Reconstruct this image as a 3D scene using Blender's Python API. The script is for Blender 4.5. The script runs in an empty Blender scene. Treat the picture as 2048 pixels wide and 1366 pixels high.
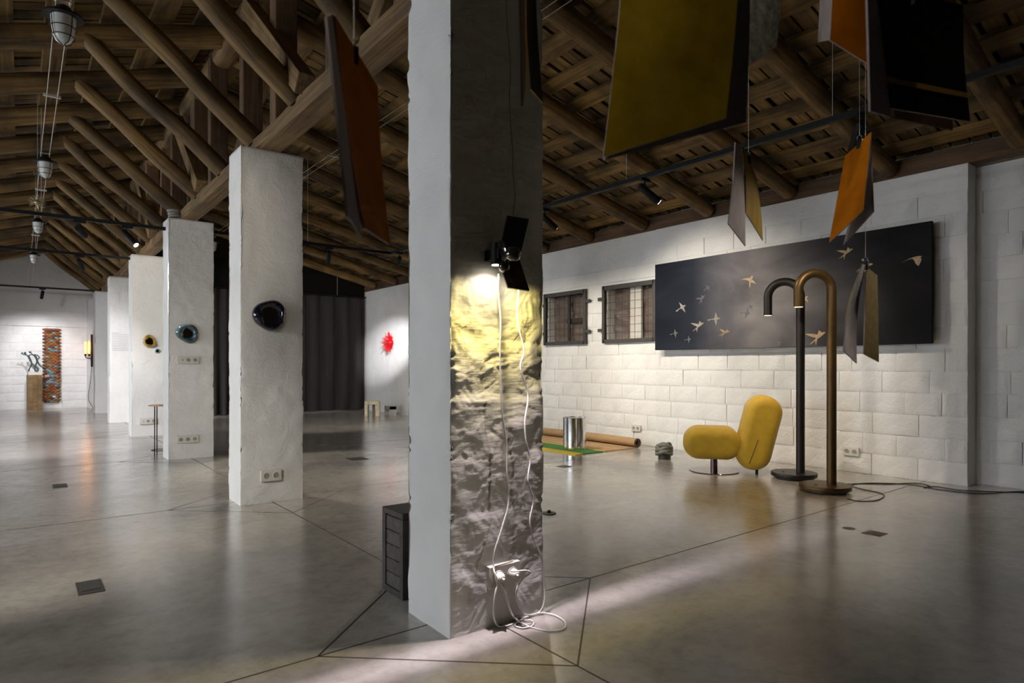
import bpy, math, random
import numpy as np
from mathutils import Vector, Matrix, Euler

random.seed(7)
RNG = np.random.default_rng(11)
SC = bpy.context.scene
COL = SC.collection

# ---------------------------------------------------------------- camera, world, exposure
F = 1265.0          # focal length in pixels of the 2048 px wide frame
H = 1.05            # eye height
HY = 732.0          # horizon row
TH = math.atan2(984, 1265)
CT, ST = math.cos(TH), math.sin(TH)

cam_d = bpy.data.cameras.new('camera')
cam_d.sensor_width = 36.0
cam_d.lens = 36.0 * F / 2048.0
cam_d.shift_y = (HY - 683.0) / 2048.0
cam_d.clip_start = 0.05
cam_d.clip_end = 100
cam_d.dof.use_dof = True
cam_d.dof.focus_distance = 4.6
cam_d.dof.aperture_fstop = 4.0
cam = bpy.data.objects.new('camera', cam_d)
cam.location = (0, 0, H)
cam.rotation_euler = (math.pi / 2, 0, -TH)
COL.objects.link(cam)
SC.camera = cam

w = bpy.data.worlds.new('world')
SC.world = w
w.use_nodes = True
bg = w.node_tree.nodes['Background']
bg.inputs[0].default_value = (0.86, 0.92, 1.0, 1)
bg.inputs[1].default_value = 14.0

SC.view_settings.view_transform = 'Standard'
SC.view_settings.look = 'None'
SC.view_settings.gamma = 1.0
SC.view_settings.use_curve_mapping = False
SC.view_settings.exposure = 0.0
SC.cycles.use_denoising = True
SC.cycles.use_adaptive_sampling = True
SC.cycles.adaptive_threshold = 0.05
SC.cycles.adaptive_min_samples = 16
SC.cycles.max_bounces = 7
SC.cycles.diffuse_bounces = 3
SC.cycles.glossy_bounces = 3
SC.cycles.sample_clamp_indirect = 6.0
SC.cycles.blur_glossy = 0.0


def ray(px, py):
    X = (px - 1024) / F
    return Vector((X * CT + ST, -X * ST + CT, (HY - py) / F))


def fl(px, py, z=0.0):
    d = ray(px, py)
    return Vector((0, 0, H)) + d * ((z - H) / d.z)


def onx(px, py, x):
    d = ray(px, py)
    return Vector((0, 0, H)) + d * (x / d.x)


def ony(px, py, y):
    d = ray(px, py)
    return Vector((0, 0, H)) + d * (y / d.y)


def atd(px, py, t):
    return Vector((0, 0, H)) + ray(px, py) * t


RIGHT = Vector((CT, -ST, 0))
DEEP = Vector((ST, CT, 0))

# ---------------------------------------------------------------- mesh helpers


class MB:
    def __init__(self):
        self.v, self.f, self.m = [], [], []

    def add(self, v, f, m=0):
        o = len(self.v)
        self.v += [tuple(p) for p in v]
        self.f += [tuple(i + o for i in q) for q in f]
        self.m += [m] * len(f)
        return self

    def box(self, x0, x1, y0, y1, z0, z1, m=0):
        v = [(x0, y0, z0), (x1, y0, z0), (x1, y1, z0), (x0, y1, z0), (x0, y0, z1), (x1, y0, z1), (x1, y1, z1), (x0, y1, z1)]
        f = [(0, 3, 2, 1), (4, 5, 6, 7), (0, 1, 5, 4), (1, 2, 6, 5), (2, 3, 7, 6), (3, 0, 4, 7)]
        return self.add(v, f, m)

    def tube(self, pts, r, n=8, m=0, caps=True, closed=False):
        pts = [Vector(p) for p in pts]
        k = len(pts)
        rs = r if isinstance(r, (list, tuple)) else [r] * k
        t0 = (pts[1] - pts[0]).normalized()
        up = Vector((0, 0, 1)) if abs(t0.z) < 0.9 else Vector((1, 0, 0))
        nv = t0.cross(up).normalized()
        v, f = [], []
        prev = t0
        for i in range(k):
            a = pts[i - 1] if (i > 0 or closed) else pts[0]
            b = pts[(i + 1) % k] if (i < k - 1 or closed) else pts[-1]
            t = (b - a).normalized()
            ax = prev.cross(t)
            if ax.length > 1e-6:
                nv = Matrix.Rotation(prev.angle(t), 3, ax.normalized()) @ nv
            prev = t
            bn = t.cross(nv).normalized()
            for j in range(n):
                q = 2 * math.pi * j / n
                v.append(pts[i] + (nv * math.cos(q) + bn * math.sin(q)) * rs[i])
        for i in range(k if closed else k - 1):
            i2 = (i + 1) % k
            for j in range(n):
                j2 = (j + 1) % n
                f.append((i * n + j, i * n + j2, i2 * n + j2, i2 * n + j))
        if caps and not closed:
            f.append(tuple(reversed(range(n))))
            f.append(tuple((k - 1) * n + j for j in range(n)))
        return self.add(v, f, m)

    def cyl(self, p0, p1, r, n=20, m=0):
        return self.tube([p0, p1], r if isinstance(r, (list, tuple)) else [r, r], n, m)

    def lathe(self, prof, n=24, c=(0, 0, 0), m=0):
        v, f = [], []
        for r, z in prof:
            for j in range(n):
                q = 2 * math.pi * j / n
                v.append((c[0] + r * math.cos(q), c[1] + r * math.sin(q), c[2] + z))
        for i in range(len(prof) - 1):
            for j in range(n):
                j2 = (j + 1) % n
                f.append((i * n + j, i * n + j2, (i + 1) * n + j2, (i + 1) * n + j))
        if prof[0][0] > 1e-5:
            f.append(tuple(reversed(range(n))))
        if prof[-1][0] > 1e-5:
            f.append(tuple((len(prof) - 1) * n + j for j in range(n)))
        return self.add(v, f, m)

    def grid(self, P, m=0, flip=False):
        nu, nv = len(P), len(P[0])
        v = [p for row in P for p in row]
        f = []
        for i in range(nu - 1):
            for j in range(nv - 1):
                q = (i * nv + j, (i + 1) * nv + j, (i + 1) * nv + j + 1, i * nv + j + 1)
                f.append(tuple(reversed(q)) if flip else q)
        return self.add(v, f, m)

    def mesh(self, name, mats, sharp=40):
        me = bpy.data.meshes.new(name)
        me.from_pydata(self.v, [], self.f)
        if not isinstance(mats, (list, tuple)):
            mats = [mats]
        for q in mats:
            me.materials.append(q)
        if len(mats) > 1:
            me.polygons.foreach_set('material_index', self.m)
        if sharp:
            me.polygons.foreach_set('use_smooth', [True] * len(self.f))
            me.set_sharp_from_angle(angle=math.radians(sharp))
        me.update()
        return me

    def build(self, name, mats, parent=None, world=False, sharp=40, bevel=0):
        if world and parent is not None:
            mi = (Matrix.Translation(parent.location) @ parent.rotation_euler.to_matrix().to_4x4()).inverted()
            self.v = [tuple(mi @ Vector(p)) for p in self.v]
        return link(name, self.mesh(name, mats, sharp), parent, bevel)


def link(name, me, parent=None, bevel=0):
    o = bpy.data.objects.new(name, me)
    COL.objects.link(o)
    if parent is not None:
        o.parent = parent
    if bevel:
        b = o.modifiers.new('bevel', 'BEVEL')
        b.width = bevel
        b.segments = 2
        b.limit_method = 'ANGLE'
    return o


def tag(o, label=None, cat=None, group=None, kind=None):
    if label:
        o['label'] = label
    if cat:
        o['category'] = cat
    if group:
        o['group'] = group
    if kind:
        o['kind'] = kind
    return o


def thing(name, label, cat, loc=(0, 0, 0), rz=0.0, group=None):
    o = bpy.data.objects.new(name, None)
    o.empty_display_size = 0.1
    COL.objects.link(o)
    o.location = loc
    o.rotation_euler = (0, 0, rz)
    return tag(o, label, cat, group)


def copy_tree(o, parent=None):
    q = o.copy()
    COL.objects.link(q)
    q.parent = parent
    for ch in list(o.children):
        copy_tree(ch, q)
    return q


def spline(pts, n=8):
    """Catmull-Rom through the points"""
    P = [Vector(p) for p in pts]
    P = [P[0] * 2 - P[1]] + P + [P[-1] * 2 - P[-2]]
    out = []
    for i in range(1, len(P) - 2):
        for k in range(n):
            t = k / n
            a, b, c_, d = P[i - 1], P[i], P[i + 1], P[i + 2]
            out.append(0.5 * ((2 * b) + (c_ - a) * t + (2 * a - 5 * b + 4 * c_ - d) * t * t + (3 * b - a - 3 * c_ + d) * t ** 3))
    out.append(P[-2])
    return out


def vnoise(x, y, z, seed=0):
    """vectorised value noise in -1..1"""
    x, y, z = [np.asarray(q, dtype=np.float64) for q in np.broadcast_arrays(x, y, z)]
    xi, yi, zi = np.floor(x).astype(np.int64), np.floor(y).astype(np.int64), np.floor(z).astype(np.int64)
    xf, yf, zf = x - xi, y - yi, z - zi
    s = lambda t: t * t * (3 - 2 * t)
    u, v, q = s(xf), s(yf), s(zf)

    def hsh(a, b, c_):
        n = (a * 374761393 + b * 668265263 + c_ * 2147483647 + seed * 1274126177) & 0x7fffffff
        n = ((n ^ (n >> 13)) * 1274126177) & 0x7fffffff
        n = ((n ^ (n >> 15)) * 362437) & 0x7fffffff
        return (n % 65536) / 32767.5 - 1
    r = 0
    for dx in (0, 1):
        for dy in (0, 1):
            for dz in (0, 1):
                r = r + hsh(xi + dx, yi + dy, zi + dz) * np.where(dx, u, 1 - u) * np.where(dy, v, 1 - v) * np.where(dz, q, 1 - q)
    return r


def fbm(x, y, z, octv=4, seed=0):
    a, r = 1.0, 0
    for k in range(octv):
        r = r + a * vnoise(x * 2 ** k, y * 2 ** k, z * 2 ** k, seed + k)
        a *= 0.5
    return r


# ---------------------------------------------------------------- materials
def nt(name):
    m = bpy.data.materials.new(name)
    m.use_nodes = True
    t = m.node_tree
    return m, t, t.nodes['Principled BSDF']


def N(t, typ, **kw):
    n = t.nodes.new(typ)
    for k, v in kw.items():
        setattr(n, k, v)
    return n


def col4(c):
    return (c[0], c[1], c[2], 1)


def ramp(t, src, stops):
    r = N(t, 'ShaderNodeValToRGB')
    e = r.color_ramp.elements
    while len(e) < len(stops):
        e.new(0.5)
    for q, (p, c) in zip(e, stops):
        q.position = p
        q.color = col4(c)
    t.links.new(src, r.inputs[0])
    return r


def mat(name, base, rough=0.6, metal=0.0, var=0.0, vscale=6.0, bump=0.0, bscale=40.0, stretch=None, coat=0.0, rand=0.0, spec=None, bdist=0.01, sheen=0.0, detail=6.0):
    m, t, b = nt(name)
    b.inputs['Base Color'].default_value = col4(base)
    b.inputs['Roughness'].default_value = rough
    b.inputs['Metallic'].default_value = metal
    if coat:
        b.inputs['Coat Weight'].default_value = coat
        b.inputs['Coat Roughness'].default_value = 0.05
    if spec is not None:
        b.inputs['Specular IOR Level'].default_value = spec
    if sheen:
        b.inputs['Sheen Weight'].default_value = sheen
    tc = N(t, 'ShaderNodeTexCoord')
    src = tc.outputs['Object']
    if stretch or rand:
        mp = N(t, 'ShaderNodeMapping')
        t.links.new(src, mp.inputs[0])
        if stretch:
            mp.inputs['Scale'].default_value = stretch
        if rand:
            oi = N(t, 'ShaderNodeObjectInfo')
            ml = N(t, 'ShaderNodeMath', operation='MULTIPLY')
            ml.inputs[1].default_value = 37.0
            t.links.new(oi.outputs['Random'], ml.inputs[0])
            t.links.new(ml.outputs[0], mp.inputs['Location'])
        src = mp.outputs[0]
    if var:
        n = N(t, 'ShaderNodeTexNoise')
        n.inputs['Scale'].default_value = vscale
        n.inputs['Detail'].default_value = detail
        n.inputs['Roughness'].default_value = 0.6
        t.links.new(src, n.inputs['Vector'])
        r = ramp(t, n.outputs[0], [(0.28, [q * (1 - var) for q in base]), (0.72, [min(1, q * (1 + var)) for q in base])])
        out = r.outputs[0]
        if rand:
            hs = N(t, 'ShaderNodeHueSaturation')
            mr = N(t, 'ShaderNodeMapRange')
            mr.inputs[3].default_value = 1 - rand
            mr.inputs[4].default_value = 1 + rand
            t.links.new(oi.outputs['Random'], mr.inputs[0])
            t.links.new(mr.outputs[0], hs.inputs['Value'])
            t.links.new(out, hs.inputs['Color'])
            out = hs.outputs[0]
        t.links.new(out, b.inputs['Base Color'])
    if bump:
        n2 = N(t, 'ShaderNodeTexNoise')
        n2.inputs['Scale'].default_value = bscale
        n2.inputs['Detail'].default_value = 5.0
        t.links.new(src, n2.inputs['Vector'])
        bp = N(t, 'ShaderNodeBump')
        bp.inputs['Strength'].default_value = bump
        bp.inputs['Distance'].default_value = bdist
        t.links.new(n2.outputs[0], bp.inputs['Height'])
        t.links.new(bp.outputs[0], b.inputs['Normal'])
    return m


def emit(name, c, s):
    m, t, b = nt(name)
    b.inputs['Base Color'].default_value = col4(c)
    b.inputs['Emission Color'].default_value = col4(c)
    b.inputs['Emission Strength'].default_value = s
    return m


def plaster_mat(name, base, strength=0.5, lump=1.0, spec=0.35):
    """painted rough plaster: wide lumps, trowel scratches and pits"""
    m, t, b = nt(name)
    b.inputs['Roughness'].default_value = 0.7
    b.inputs['Specular IOR Level'].default_value = spec
    tc = N(t, 'ShaderNodeTexCoord')
    n = N(t, 'ShaderNodeTexNoise')
    n.inputs['Scale'].default_value = 3.0
    n.inputs['Detail'].default_value = 8
    t.links.new(tc.outputs['Object'], n.inputs['Vector'])
    r = ramp(t, n.outputs[0], [(0.3, [q * 0.9 for q in base]), (0.7, base)])
    t.links.new(r.outputs[0], b.inputs['Base Color'])
    h1 = N(t, 'ShaderNodeTexNoise')
    h1.inputs['Scale'].default_value = 9
    h1.inputs['Detail'].default_value = 7
    h1.inputs['Roughness'].default_value = 0.65
    h1.inputs['Distortion'].default_value = 0.8
    t.links.new(tc.outputs['Object'], h1.inputs['Vector'])
    mp = N(t, 'ShaderNodeMapping')
    mp.inputs['Scale'].default_value = (18, 18, 90)
    mp.inputs['Rotation'].default_value = (0.35, 0.5, 0)
    t.links.new(tc.outputs['Object'], mp.inputs[0])
    h2 = N(t, 'ShaderNodeTexNoise')
    h2.inputs['Scale'].default_value = 1
    h2.inputs['Detail'].default_value = 3
    t.links.new(mp.outputs[0], h2.inputs['Vector'])
    ad = N(t, 'ShaderNodeMath', operation='MULTIPLY_ADD')
    ad.inputs[1].default_value = 0.12
    t.links.new(h2.outputs[0], ad.inputs[0])
    lm = N(t, 'ShaderNodeMath', operation='MULTIPLY')
    lm.inputs[1].default_value = lump
    t.links.new(h1.outputs[0], lm.inputs[0])
    t.links.new(lm.outputs[0], ad.inputs[2])
    bp = N(t, 'ShaderNodeBump')
    bp.inputs['Strength'].default_value = strength
    bp.inputs['Distance'].default_value = 0.03
    t.links.new(ad.outputs[0], bp.inputs['Height'])
    t.links.new(bp.outputs[0], b.inputs['Normal'])
    return m


def wood_mat(name, c1, c2, stain=0.35, rough=0.75, grain=26.0, rand=0.25):
    m, t, b = nt(name)
    b.inputs['Roughness'].default_value = rough
    tc = N(t, 'ShaderNodeTexCoord')
    oi = N(t, 'ShaderNodeObjectInfo')
    ml = N(t, 'ShaderNodeMath', operation='MULTIPLY')
    ml.inputs[1].default_value = 53.0
    t.links.new(oi.outputs['Random'], ml.inputs[0])
    ad = N(t, 'ShaderNodeVectorMath', operation='ADD')
    t.links.new(tc.outputs['Object'], ad.inputs[0])
    t.links.new(ml.outputs[0], ad.inputs[1])
    mp = N(t, 'ShaderNodeMapping')
    mp.inputs['Scale'].default_value = (1.6, grain, grain)
    t.links.new(ad.outputs[0], mp.inputs[0])
    n = N(t, 'ShaderNodeTexNoise')
    n.inputs['Scale'].default_value = 1.0
    n.inputs['Detail'].default_value = 7
    n.inputs['Distortion'].default_value = 0.6
    t.links.new(mp.outputs[0], n.inputs['Vector'])
    r = ramp(t, n.outputs[0], [(0.3, c1), (0.68, c2)])
    n2 = N(t, 'ShaderNodeTexNoise')
    n2.inputs['Scale'].default_value = 2.2
    n2.inputs['Detail'].default_value = 5
    t.links.new(ad.outputs[0], n2.inputs['Vector'])
    r2 = ramp(t, n2.outputs[0], [(0.36, [1 - stain] * 3), (0.56, (1, 1, 1))])
    mx = N(t, 'ShaderNodeMix', data_type='RGBA', blend_type='MULTIPLY')
    mx.inputs[0].default_value = 1
    t.links.new(r.outputs[0], mx.inputs[6])
    t.links.new(r2.outputs[0], mx.inputs[7])
    hs = N(t, 'ShaderNodeHueSaturation')
    mr = N(t, 'ShaderNodeMapRange')
    mr.inputs[3].default_value = 1 - rand
    mr.inputs[4].default_value = 1 + rand
    t.links.new(oi.outputs['Random'], mr.inputs[0])
    t.links.new(mr.outputs[0], hs.inputs['Value'])
    t.links.new(mx.outputs[2], hs.inputs['Color'])
    t.links.new(hs.outputs[0], b.inputs['Base Color'])
    bp = N(t, 'ShaderNodeBump')
    bp.inputs['Strength'].default_value = 0.5
    bp.inputs['Distance'].default_value = 0.008
    t.links.new(n.outputs[0], bp.inputs['Height'])
    t.links.new(bp.outputs[0], b.inputs['Normal'])
    return m


def floor_mat():
    m, t, b = nt('polished_concrete')
    tc = N(t, 'ShaderNodeTexCoord')
    n = N(t, 'ShaderNodeTexNoise')
    n.inputs['Scale'].default_value = 1.3
    n.inputs['Detail'].default_value = 10
    n.inputs['Roughness'].default_value = 0.62
    n.inputs['Distortion'].default_value = 0.4
    t.links.new(tc.outputs['Object'], n.inputs['Vector'])
    r = ramp(t, n.outputs[0], [(0.3, (0.26, 0.24, 0.207)), (0.5, (0.39, 0.362, 0.315)), (0.72, (0.49, 0.458, 0.402))])
    n3 = N(t, 'ShaderNodeTexNoise')
    n3.inputs['Scale'].default_value = 14
    n3.inputs['Detail'].default_value = 8
    n3.inputs['Roughness'].default_value = 0.7
    t.links.new(tc.outputs['Object'], n3.inputs['Vector'])
    r3 = ramp(t, n3.outputs[0], [(0.34, (0.8, 0.8, 0.8)), (0.55, (1, 1, 1))])
    mx = N(t, 'ShaderNodeMix', data_type='RGBA', blend_type='MULTIPLY')
    mx.inputs[0].default_value = 1
    t.links.new(r.outputs[0], mx.inputs[6])
    t.links.new(r3.outputs[0], mx.inputs[7])
    t.links.new(mx.outputs[2], b.inputs['Base Color'])
    n2 = N(t, 'ShaderNodeTexNoise')
    n2.inputs['Scale'].default_value = 3.5
    n2.inputs['Detail'].default_value = 6
    t.links.new(tc.outputs['Object'], n2.inputs['Vector'])
    mr = N(t, 'ShaderNodeMapRange')
    mr.inputs[1].default_value = 0.3
    mr.inputs[2].default_value = 0.7
    mr.inputs[3].default_value = 0.17
    mr.inputs[4].default_value = 0.27
    t.links.new(n2.outputs[0], mr.inputs[0])
    t.links.new(mr.outputs[0], b.inputs['Roughness'])
    b.inputs['Specular IOR Level'].default_value = 0.7
    b.inputs['Coat Weight'].default_value = 0.55
    b.inputs['Coat Roughness'].default_value = 0.2
    bp = N(t, 'ShaderNodeBump')
    bp.inputs['Strength'].default_value = 0.1
    bp.inputs['Distance'].default_value = 0.01
    t.links.new(n3.outputs[0], bp.inputs['Height'])
    t.links.new(bp.outputs[0], b.inputs['Normal'])
    return m


WHITE = plaster_mat('white_plaster', (0.80, 0.79, 0.76), 0.45)
WHITE_R = plaster_mat('white_plaster_coarse', (0.80, 0.79, 0.76), 0.35, 0.3, 0.1)
BLOCKW = plaster_mat('painted_block', (0.81, 0.80, 0.77), 0.55)
LOG = wood_mat('log_wood', (0.070, 0.036, 0.009), (0.25, 0.145, 0.040), 0.65)
BOARD = wood_mat('board_wood', (0.095, 0.052, 0.014), (0.28, 0.168, 0.048), 0.7, rand=0.3)
BEAMW = wood_mat('hewn_beam_wood', (0.1200, 0.0680, 0.0256), (0.2880, 0.1800, 0.0720), 0.45, grain=40)
POSTW = wood_mat('old_post_wood', (0.0816, 0.0408, 0.0170), (0.2040, 0.1156, 0.0544), 0.5)
DARKDECK = mat('roof_felt_and_void', (0.012, 0.010, 0.008), 0.9, spec=0.05)
BLACK = mat('black_metal', (0.010, 0.010, 0.010), 0.55, spec=0.2)
STEEL = mat('grey_painted_steel', (0.045, 0.040, 0.036), 0.5, var=0.25, vscale=14)
WIRE = mat('steel_wire', (0.55, 0.53, 0.48), 0.5, 0.2)
CORDW = mat('white_cord', (0.75, 0.72, 0.66), 0.5)
PLASTIC = mat('white_plastic', (0.66, 0.63, 0.56), 0.35)
HOLE = mat('socket_hole', (0.03, 0.03, 0.03), 0.6)
FLOOR = floor_mat()
JOINT = mat('joint_filler', (0.045, 0.032, 0.022), 0.7)

# ---------------------------------------------------------------- the setting
WX = 6.52           # inner face of the aisle wall
YE = 19.2           # far gable wall
XL = -3.45          # left wall
YB = -3.5           # wall behind the eye
XR, ZR, SL, SLL = 1.533, 4.03, 0.24, 0.315     # ridge line, rafter underside at ridge, roof slopes right and left
CX0, CX1 = 1.306, 1.776            # column sides
CTOP = 2.71
CY = [2.066 + 2.93 * k for k in range(6)]


def zun(x):
    return ZR - (SL if x > XR else SLL) * abs(x - XR)


fo = MB().box(XL - 0.3, 7.4, YB - 0.3, YE + 0.3, -0.2, 0.0).build('floor', FLOOR, sharp=0)
tag(fo, kind='structure')


def joint(p, q, wd=0.007):
    p, q = Vector((p[0], p[1], 0)), Vector((q[0], q[1], 0))
    d = (q - p).normalized()
    nrm = Vector((-d.y, d.x, 0)) * wd * 0.5
    z0, z1 = -0.002, 0.0006
    b = [p - nrm, q - nrm, q + nrm, p + nrm]
    MB().add([(v.x, v.y, z0) for v in b] + [(v.x, v.y, z1) for v in b],
             [(4, 5, 6, 7), (0, 1, 5, 4), (1, 2, 6, 5), (2, 3, 7, 6), (3, 0, 4, 7)]).build('floor_joint', JOINT, fo, sharp=0)


DR = 0.69
for k in range(6):
    cy = CY[k] + 0.17
    cxm = 1.54
    cor = [(cxm - DR, cy), (cxm, cy - DR + 0.06), (cxm + DR, cy), (cxm, cy + DR - 0.06)]
    for i in range(4):
        joint(cor[i], cor[(i + 1) % 4])
    joint((XL, cy), (CX0 + 0.02, cy))
    joint((CX1 - 0.02, cy), (WX, cy))
    joint((cxm, CY[k - 1] + 0.3 if k else YB), (cxm, CY[k] + 0.03))

# right (aisle) wall: a proud part, the window part, and a recess nearest the eye
STEP, REC = 5.33, 1.91
W1 = (5.36, 6.20, 1.40, 2.14)
W2 = (6.64, 7.46, 1.40, 2.14)
WTOP = 2.82
wb = MB()
X0 = WX + 0.012
wb.box(X0 - 0.015, 7.2, REC, STEP, 0, WTOP)
zs = [0, 1.40, 2.14, WTOP]
wb.box(X0, 7.2, STEP, YE, 0, 1.40)
wb.box(X0, 7.2, STEP, YE, 2.14, WTOP)
for a, b_ in ((STEP, W1[0]), (W1[1], W2[0]), (W2[1], YE)):
    wb.box(X0, 7.2, a, b_, 1.40, 2.14)
wb.box(WX + 0.215, 7.2, YB, REC, 0, 3.1)
wr = wb.build('wall_right', BLOCKW, sharp=0)
tag(wr, kind='structure')


def block_mesh(seed, L=0.40, Hh=0.20):
    """a painted concrete block, face towards -x, soft rounded arrises and a dented face"""
    nu, nv = 11, 7
    us = np.linspace(-0.5, 0.5, nu)
    vs = np.linspace(-0.5, 0.5, nv)
    P = []
    for u in us:
        row = []
        for v in vs:
            y, z = u * (L - 0.004), v * (Hh - 0.004)
            e = min(L * 0.5 - abs(u) * L, Hh * 0.5 - abs(v) * Hh)
            wob = 0.004 * float(fbm(y * 9, z * 9, seed * 3.1, 2, seed))
            edge = 0.009 * math.exp(-max(0, e - 0.001 + 0.006 * float(vnoise(y * 22, z * 22, seed, seed + 5))) / 0.008)
            row.append((-0.012 + edge + wob, y, z))
        P.append(row)
    m = MB().grid(P, flip=True)
    ring = [(i, 0) for i in range(nu)] + [(nu - 1, j) for j in range(1, nv)] + [(i, nv - 1) for i in range(nu - 2, -1, -1)] + [(0, j) for j in range(nv - 2, 0, -1)]
    o = len(m.v)
    for (i, j) in ring:
        x, y, z = P[i][j]
        m.v.append((0.012, y, z))
    k = len(ring)
    for q in range(k):
        q2 = (q + 1) % k
        a = ring[q][0] * nv + ring[q][1]
        b_ = ring[q2][0] * nv + ring[q2][1]
        m.f.append((a, b_, o + q2, o + q))
        m.m.append(0)
    return m.mesh('block', BLOCKW, 60)


BM = [block_mesh(s) for s in range(7)]


def lay_blocks(parent, x, y0, y1, z0, z1, holes=(), L=0.40, Hh=0.2, rot=None, seed=1):
    rr = random.Random(seed)
    z = z0
    row = 0
    while z < z1 - 0.03:
        h = min(Hh, z1 - z)
        y = y0 - (L / 2 if row % 2 else 0) - rr.random() * 0.05
        while y < y1:
            l_ = L * rr.choice((1, 1, 1, 0.75, 1))
            segs = [(max(y, y0), min(y + l_, y1))]
            for (ha, hb, hz0, hz1) in holes:
                if z + h > hz0 + 0.01 and z < hz1 - 0.01:
                    ns = []
                    for a, b_ in segs:
                        if b_ <= ha or a >= hb:
                            ns.append((a, b_))
                        else:
                            if a < ha:
                                ns.append((a, ha))
                            if b_ > hb:
                                ns.append((hb, b_))
                    segs = ns
            for a, b_ in segs:
                if b_ - a > 0.05:
                    o = link('block', rr.choice(BM), parent)
                    off = rr.uniform(-0.006, 0.003)
                    if rot is None:
                        o.location = (x + off, (a + b_) / 2, z + h / 2)
                    else:
                        o.location = ((a + b_) / 2, x + off, z + h / 2)
                        o.rotation_euler = (0, 0, rot)
                    o.scale = (1, (b_ - a) / L, h / Hh)
            y += l_
        z += h
        row += 1


lay_blocks(wr, WX - 0.004, REC, STEP, 0, 2.6, seed=3)
lay_blocks(wr, WX + 0.012, STEP, 8.6, 0, 2.2, holes=[W1, W2], seed=4)
lay_blocks(wr, WX + 0.215, 0.3, REC, 0, 2.8, seed=5)
# concrete lintel band over the windows
MB().box(WX - 0.004, WX + 0.05, STEP + 0.002, 8.6, 2.215, 2.40).build('lintel_band', BLOCKW, wr, bevel=0.006)

# far gable wall
fw = MB()
fw.add([(XL, YE, 0), (7.2, YE, 0), (7.2, YE, 2.9), (XR, YE, 4.3), (XL, YE, 2.95), (XL, YE + .3, 0), (7.2, YE + .3, 0), (7.2, YE + .3, 2.9), (XR, YE + .3, 4.3), (XL, YE + .3, 2.95)],
       [(0, 1, 2, 3, 4), (9, 8, 7, 6, 5), (0, 4, 9, 5), (1, 0, 5, 6), (2, 1, 6, 7), (3, 2, 7, 8), (4, 3, 8, 9)])
wf = fw.build('wall_far', BLOCKW, sharp=0)
tag(wf, kind='structure')
lay_blocks(wf, YE, -0.75, 1.62, 0, 2.0, rot=math.pi / 2, seed=9)
MB().box(-0.75, 1.62, YE - 0.035, YE + 0.05, 2.015, 2.17).build('ledge_course', BLOCKW, wf, bevel=0.006)
MB().box(-0.75, 1.62, YE - 0.012, YE + 0.05, 2.25, 2.40).build('ledge_course', BLOCKW, wf, bevel=0.006)
# pier where the gable wall meets the column line
MB().box(1.33, 1.80, YE - 0.42, YE + 0.02, 0, 2.72).build('pier', WHITE_R, wf, bevel=0.012)

# left wall with guessed, unseen windows added for cool daylight; wall behind
lw = MB()
LWIN = [(3.0 + 3.0 * k, 4.5 + 3.0 * k) for k in range(4)]
lw.box(XL - 0.3, XL, YB, YE, 0, 1.0)
lw.box(XL - 0.3, XL, YB, YE, 2.3, 2.75)
e = [YB] + [q for a in LWIN for q in a] + [YE]
for i in range(0, len(e), 2):
    lw.box(XL - 0.3, XL, e[i], e[i + 1], 1.0, 2.3)
wl = lw.build('wall_left', WHITE, sharp=0)
tag(wl, kind='structure')
for k, (a, b_) in enumerate(LWIN):
    wn = tag(bpy.data.objects.new('window_%d' % (k + 3), None), kind='structure')
    COL.objects.link(wn)
    wn.location = (XL - 0.15, (a + b_) / 2, 1.0)
    hw = (b_ - a) / 2
    m = MB()
    for q in (-hw, hw - 0.05):
        m.box(-0.025, 0.025, q, q + 0.05, 0, 1.3)
    for q in (0, 1.25):
        m.box(-0.024, 0.024, -hw, hw, q, q + 0.05)
    m.build('window_frame', STEEL, wn)
    for q in (-0.25, 0.25):
        MB().box(-0.018, 0.018, q - 0.015, q + 0.015, 0.05, 1.25).build('glazing_bar', STEEL, wn)
    la = bpy.data.lights.new('window_portal', 'AREA')
    la.shape = 'RECTANGLE'
    la.size, la.size_y = 1.3, b_ - a
    la.cycles.is_portal = True
    lo = bpy.data.objects.new('window_portal', la)
    COL.objects.link(lo)
    lo.location = (XL - 0.2, (a + b_) / 2, 1.65)
    lo.rotation_euler = (0, -math.pi / 2, 0)
bk = MB()
bk.add([(XL, YB, 0), (7.2, YB, 0), (7.2, YB, 2.9), (XR, YB, 4.3), (XL, YB, 2.95), (XL, YB - .3, 0), (7.2, YB - .3, 0), (7.2, YB - .3, 2.9), (XR, YB - .3, 4.3), (XL, YB - .3, 2.95)],
       [(4, 3, 2, 1, 0), (5, 6, 7, 8, 9), (5, 9, 4, 0), (6, 5, 0, 1), (7, 6, 1, 2), (8, 7, 2, 3), (9, 8, 3, 4)])
tag(bk.build('wall_back', mat('bounce_cut_dark', (0.05, 0.047, 0.045), 0.9), sharp=0), kind='structure')  # unseen wall, darkened to cut bounce light on the nearest column

# ---------------------------------------------------------------- roof
ce = MB()
zt = 0.30
XA, XB = XL - 0.3, 7.3
ce.add([(XA, YB - .3, zun(XA) + zt), (XR, YB - .3, ZR + zt), (XB, YB - .3, zun(XB) + zt), (XA, YE + .3, zun(XA) + zt), (XR, YE + .3, ZR + zt), (XB, YE + .3, zun(XB) + zt)] +
       [(XA, YB - .3, zun(XA) + zt + .1), (XR, YB - .3, ZR + zt + .1), (XB, YB - .3, zun(XB) + zt + .1), (XA, YE + .3, zun(XA) + zt + .1), (XR, YE + .3, ZR + zt + .1), (XB, YE + .3, zun(XB) + zt + .1)],
       [(0, 1, 4, 3), (1, 2, 5, 4), (9, 10, 7, 6), (10, 11, 8, 7), (0, 6, 7, 1), (1, 7, 8, 2), (3, 4, 10, 9), (4, 5, 11, 10), (0, 3, 9, 6), (2, 8, 11, 5)])
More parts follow.
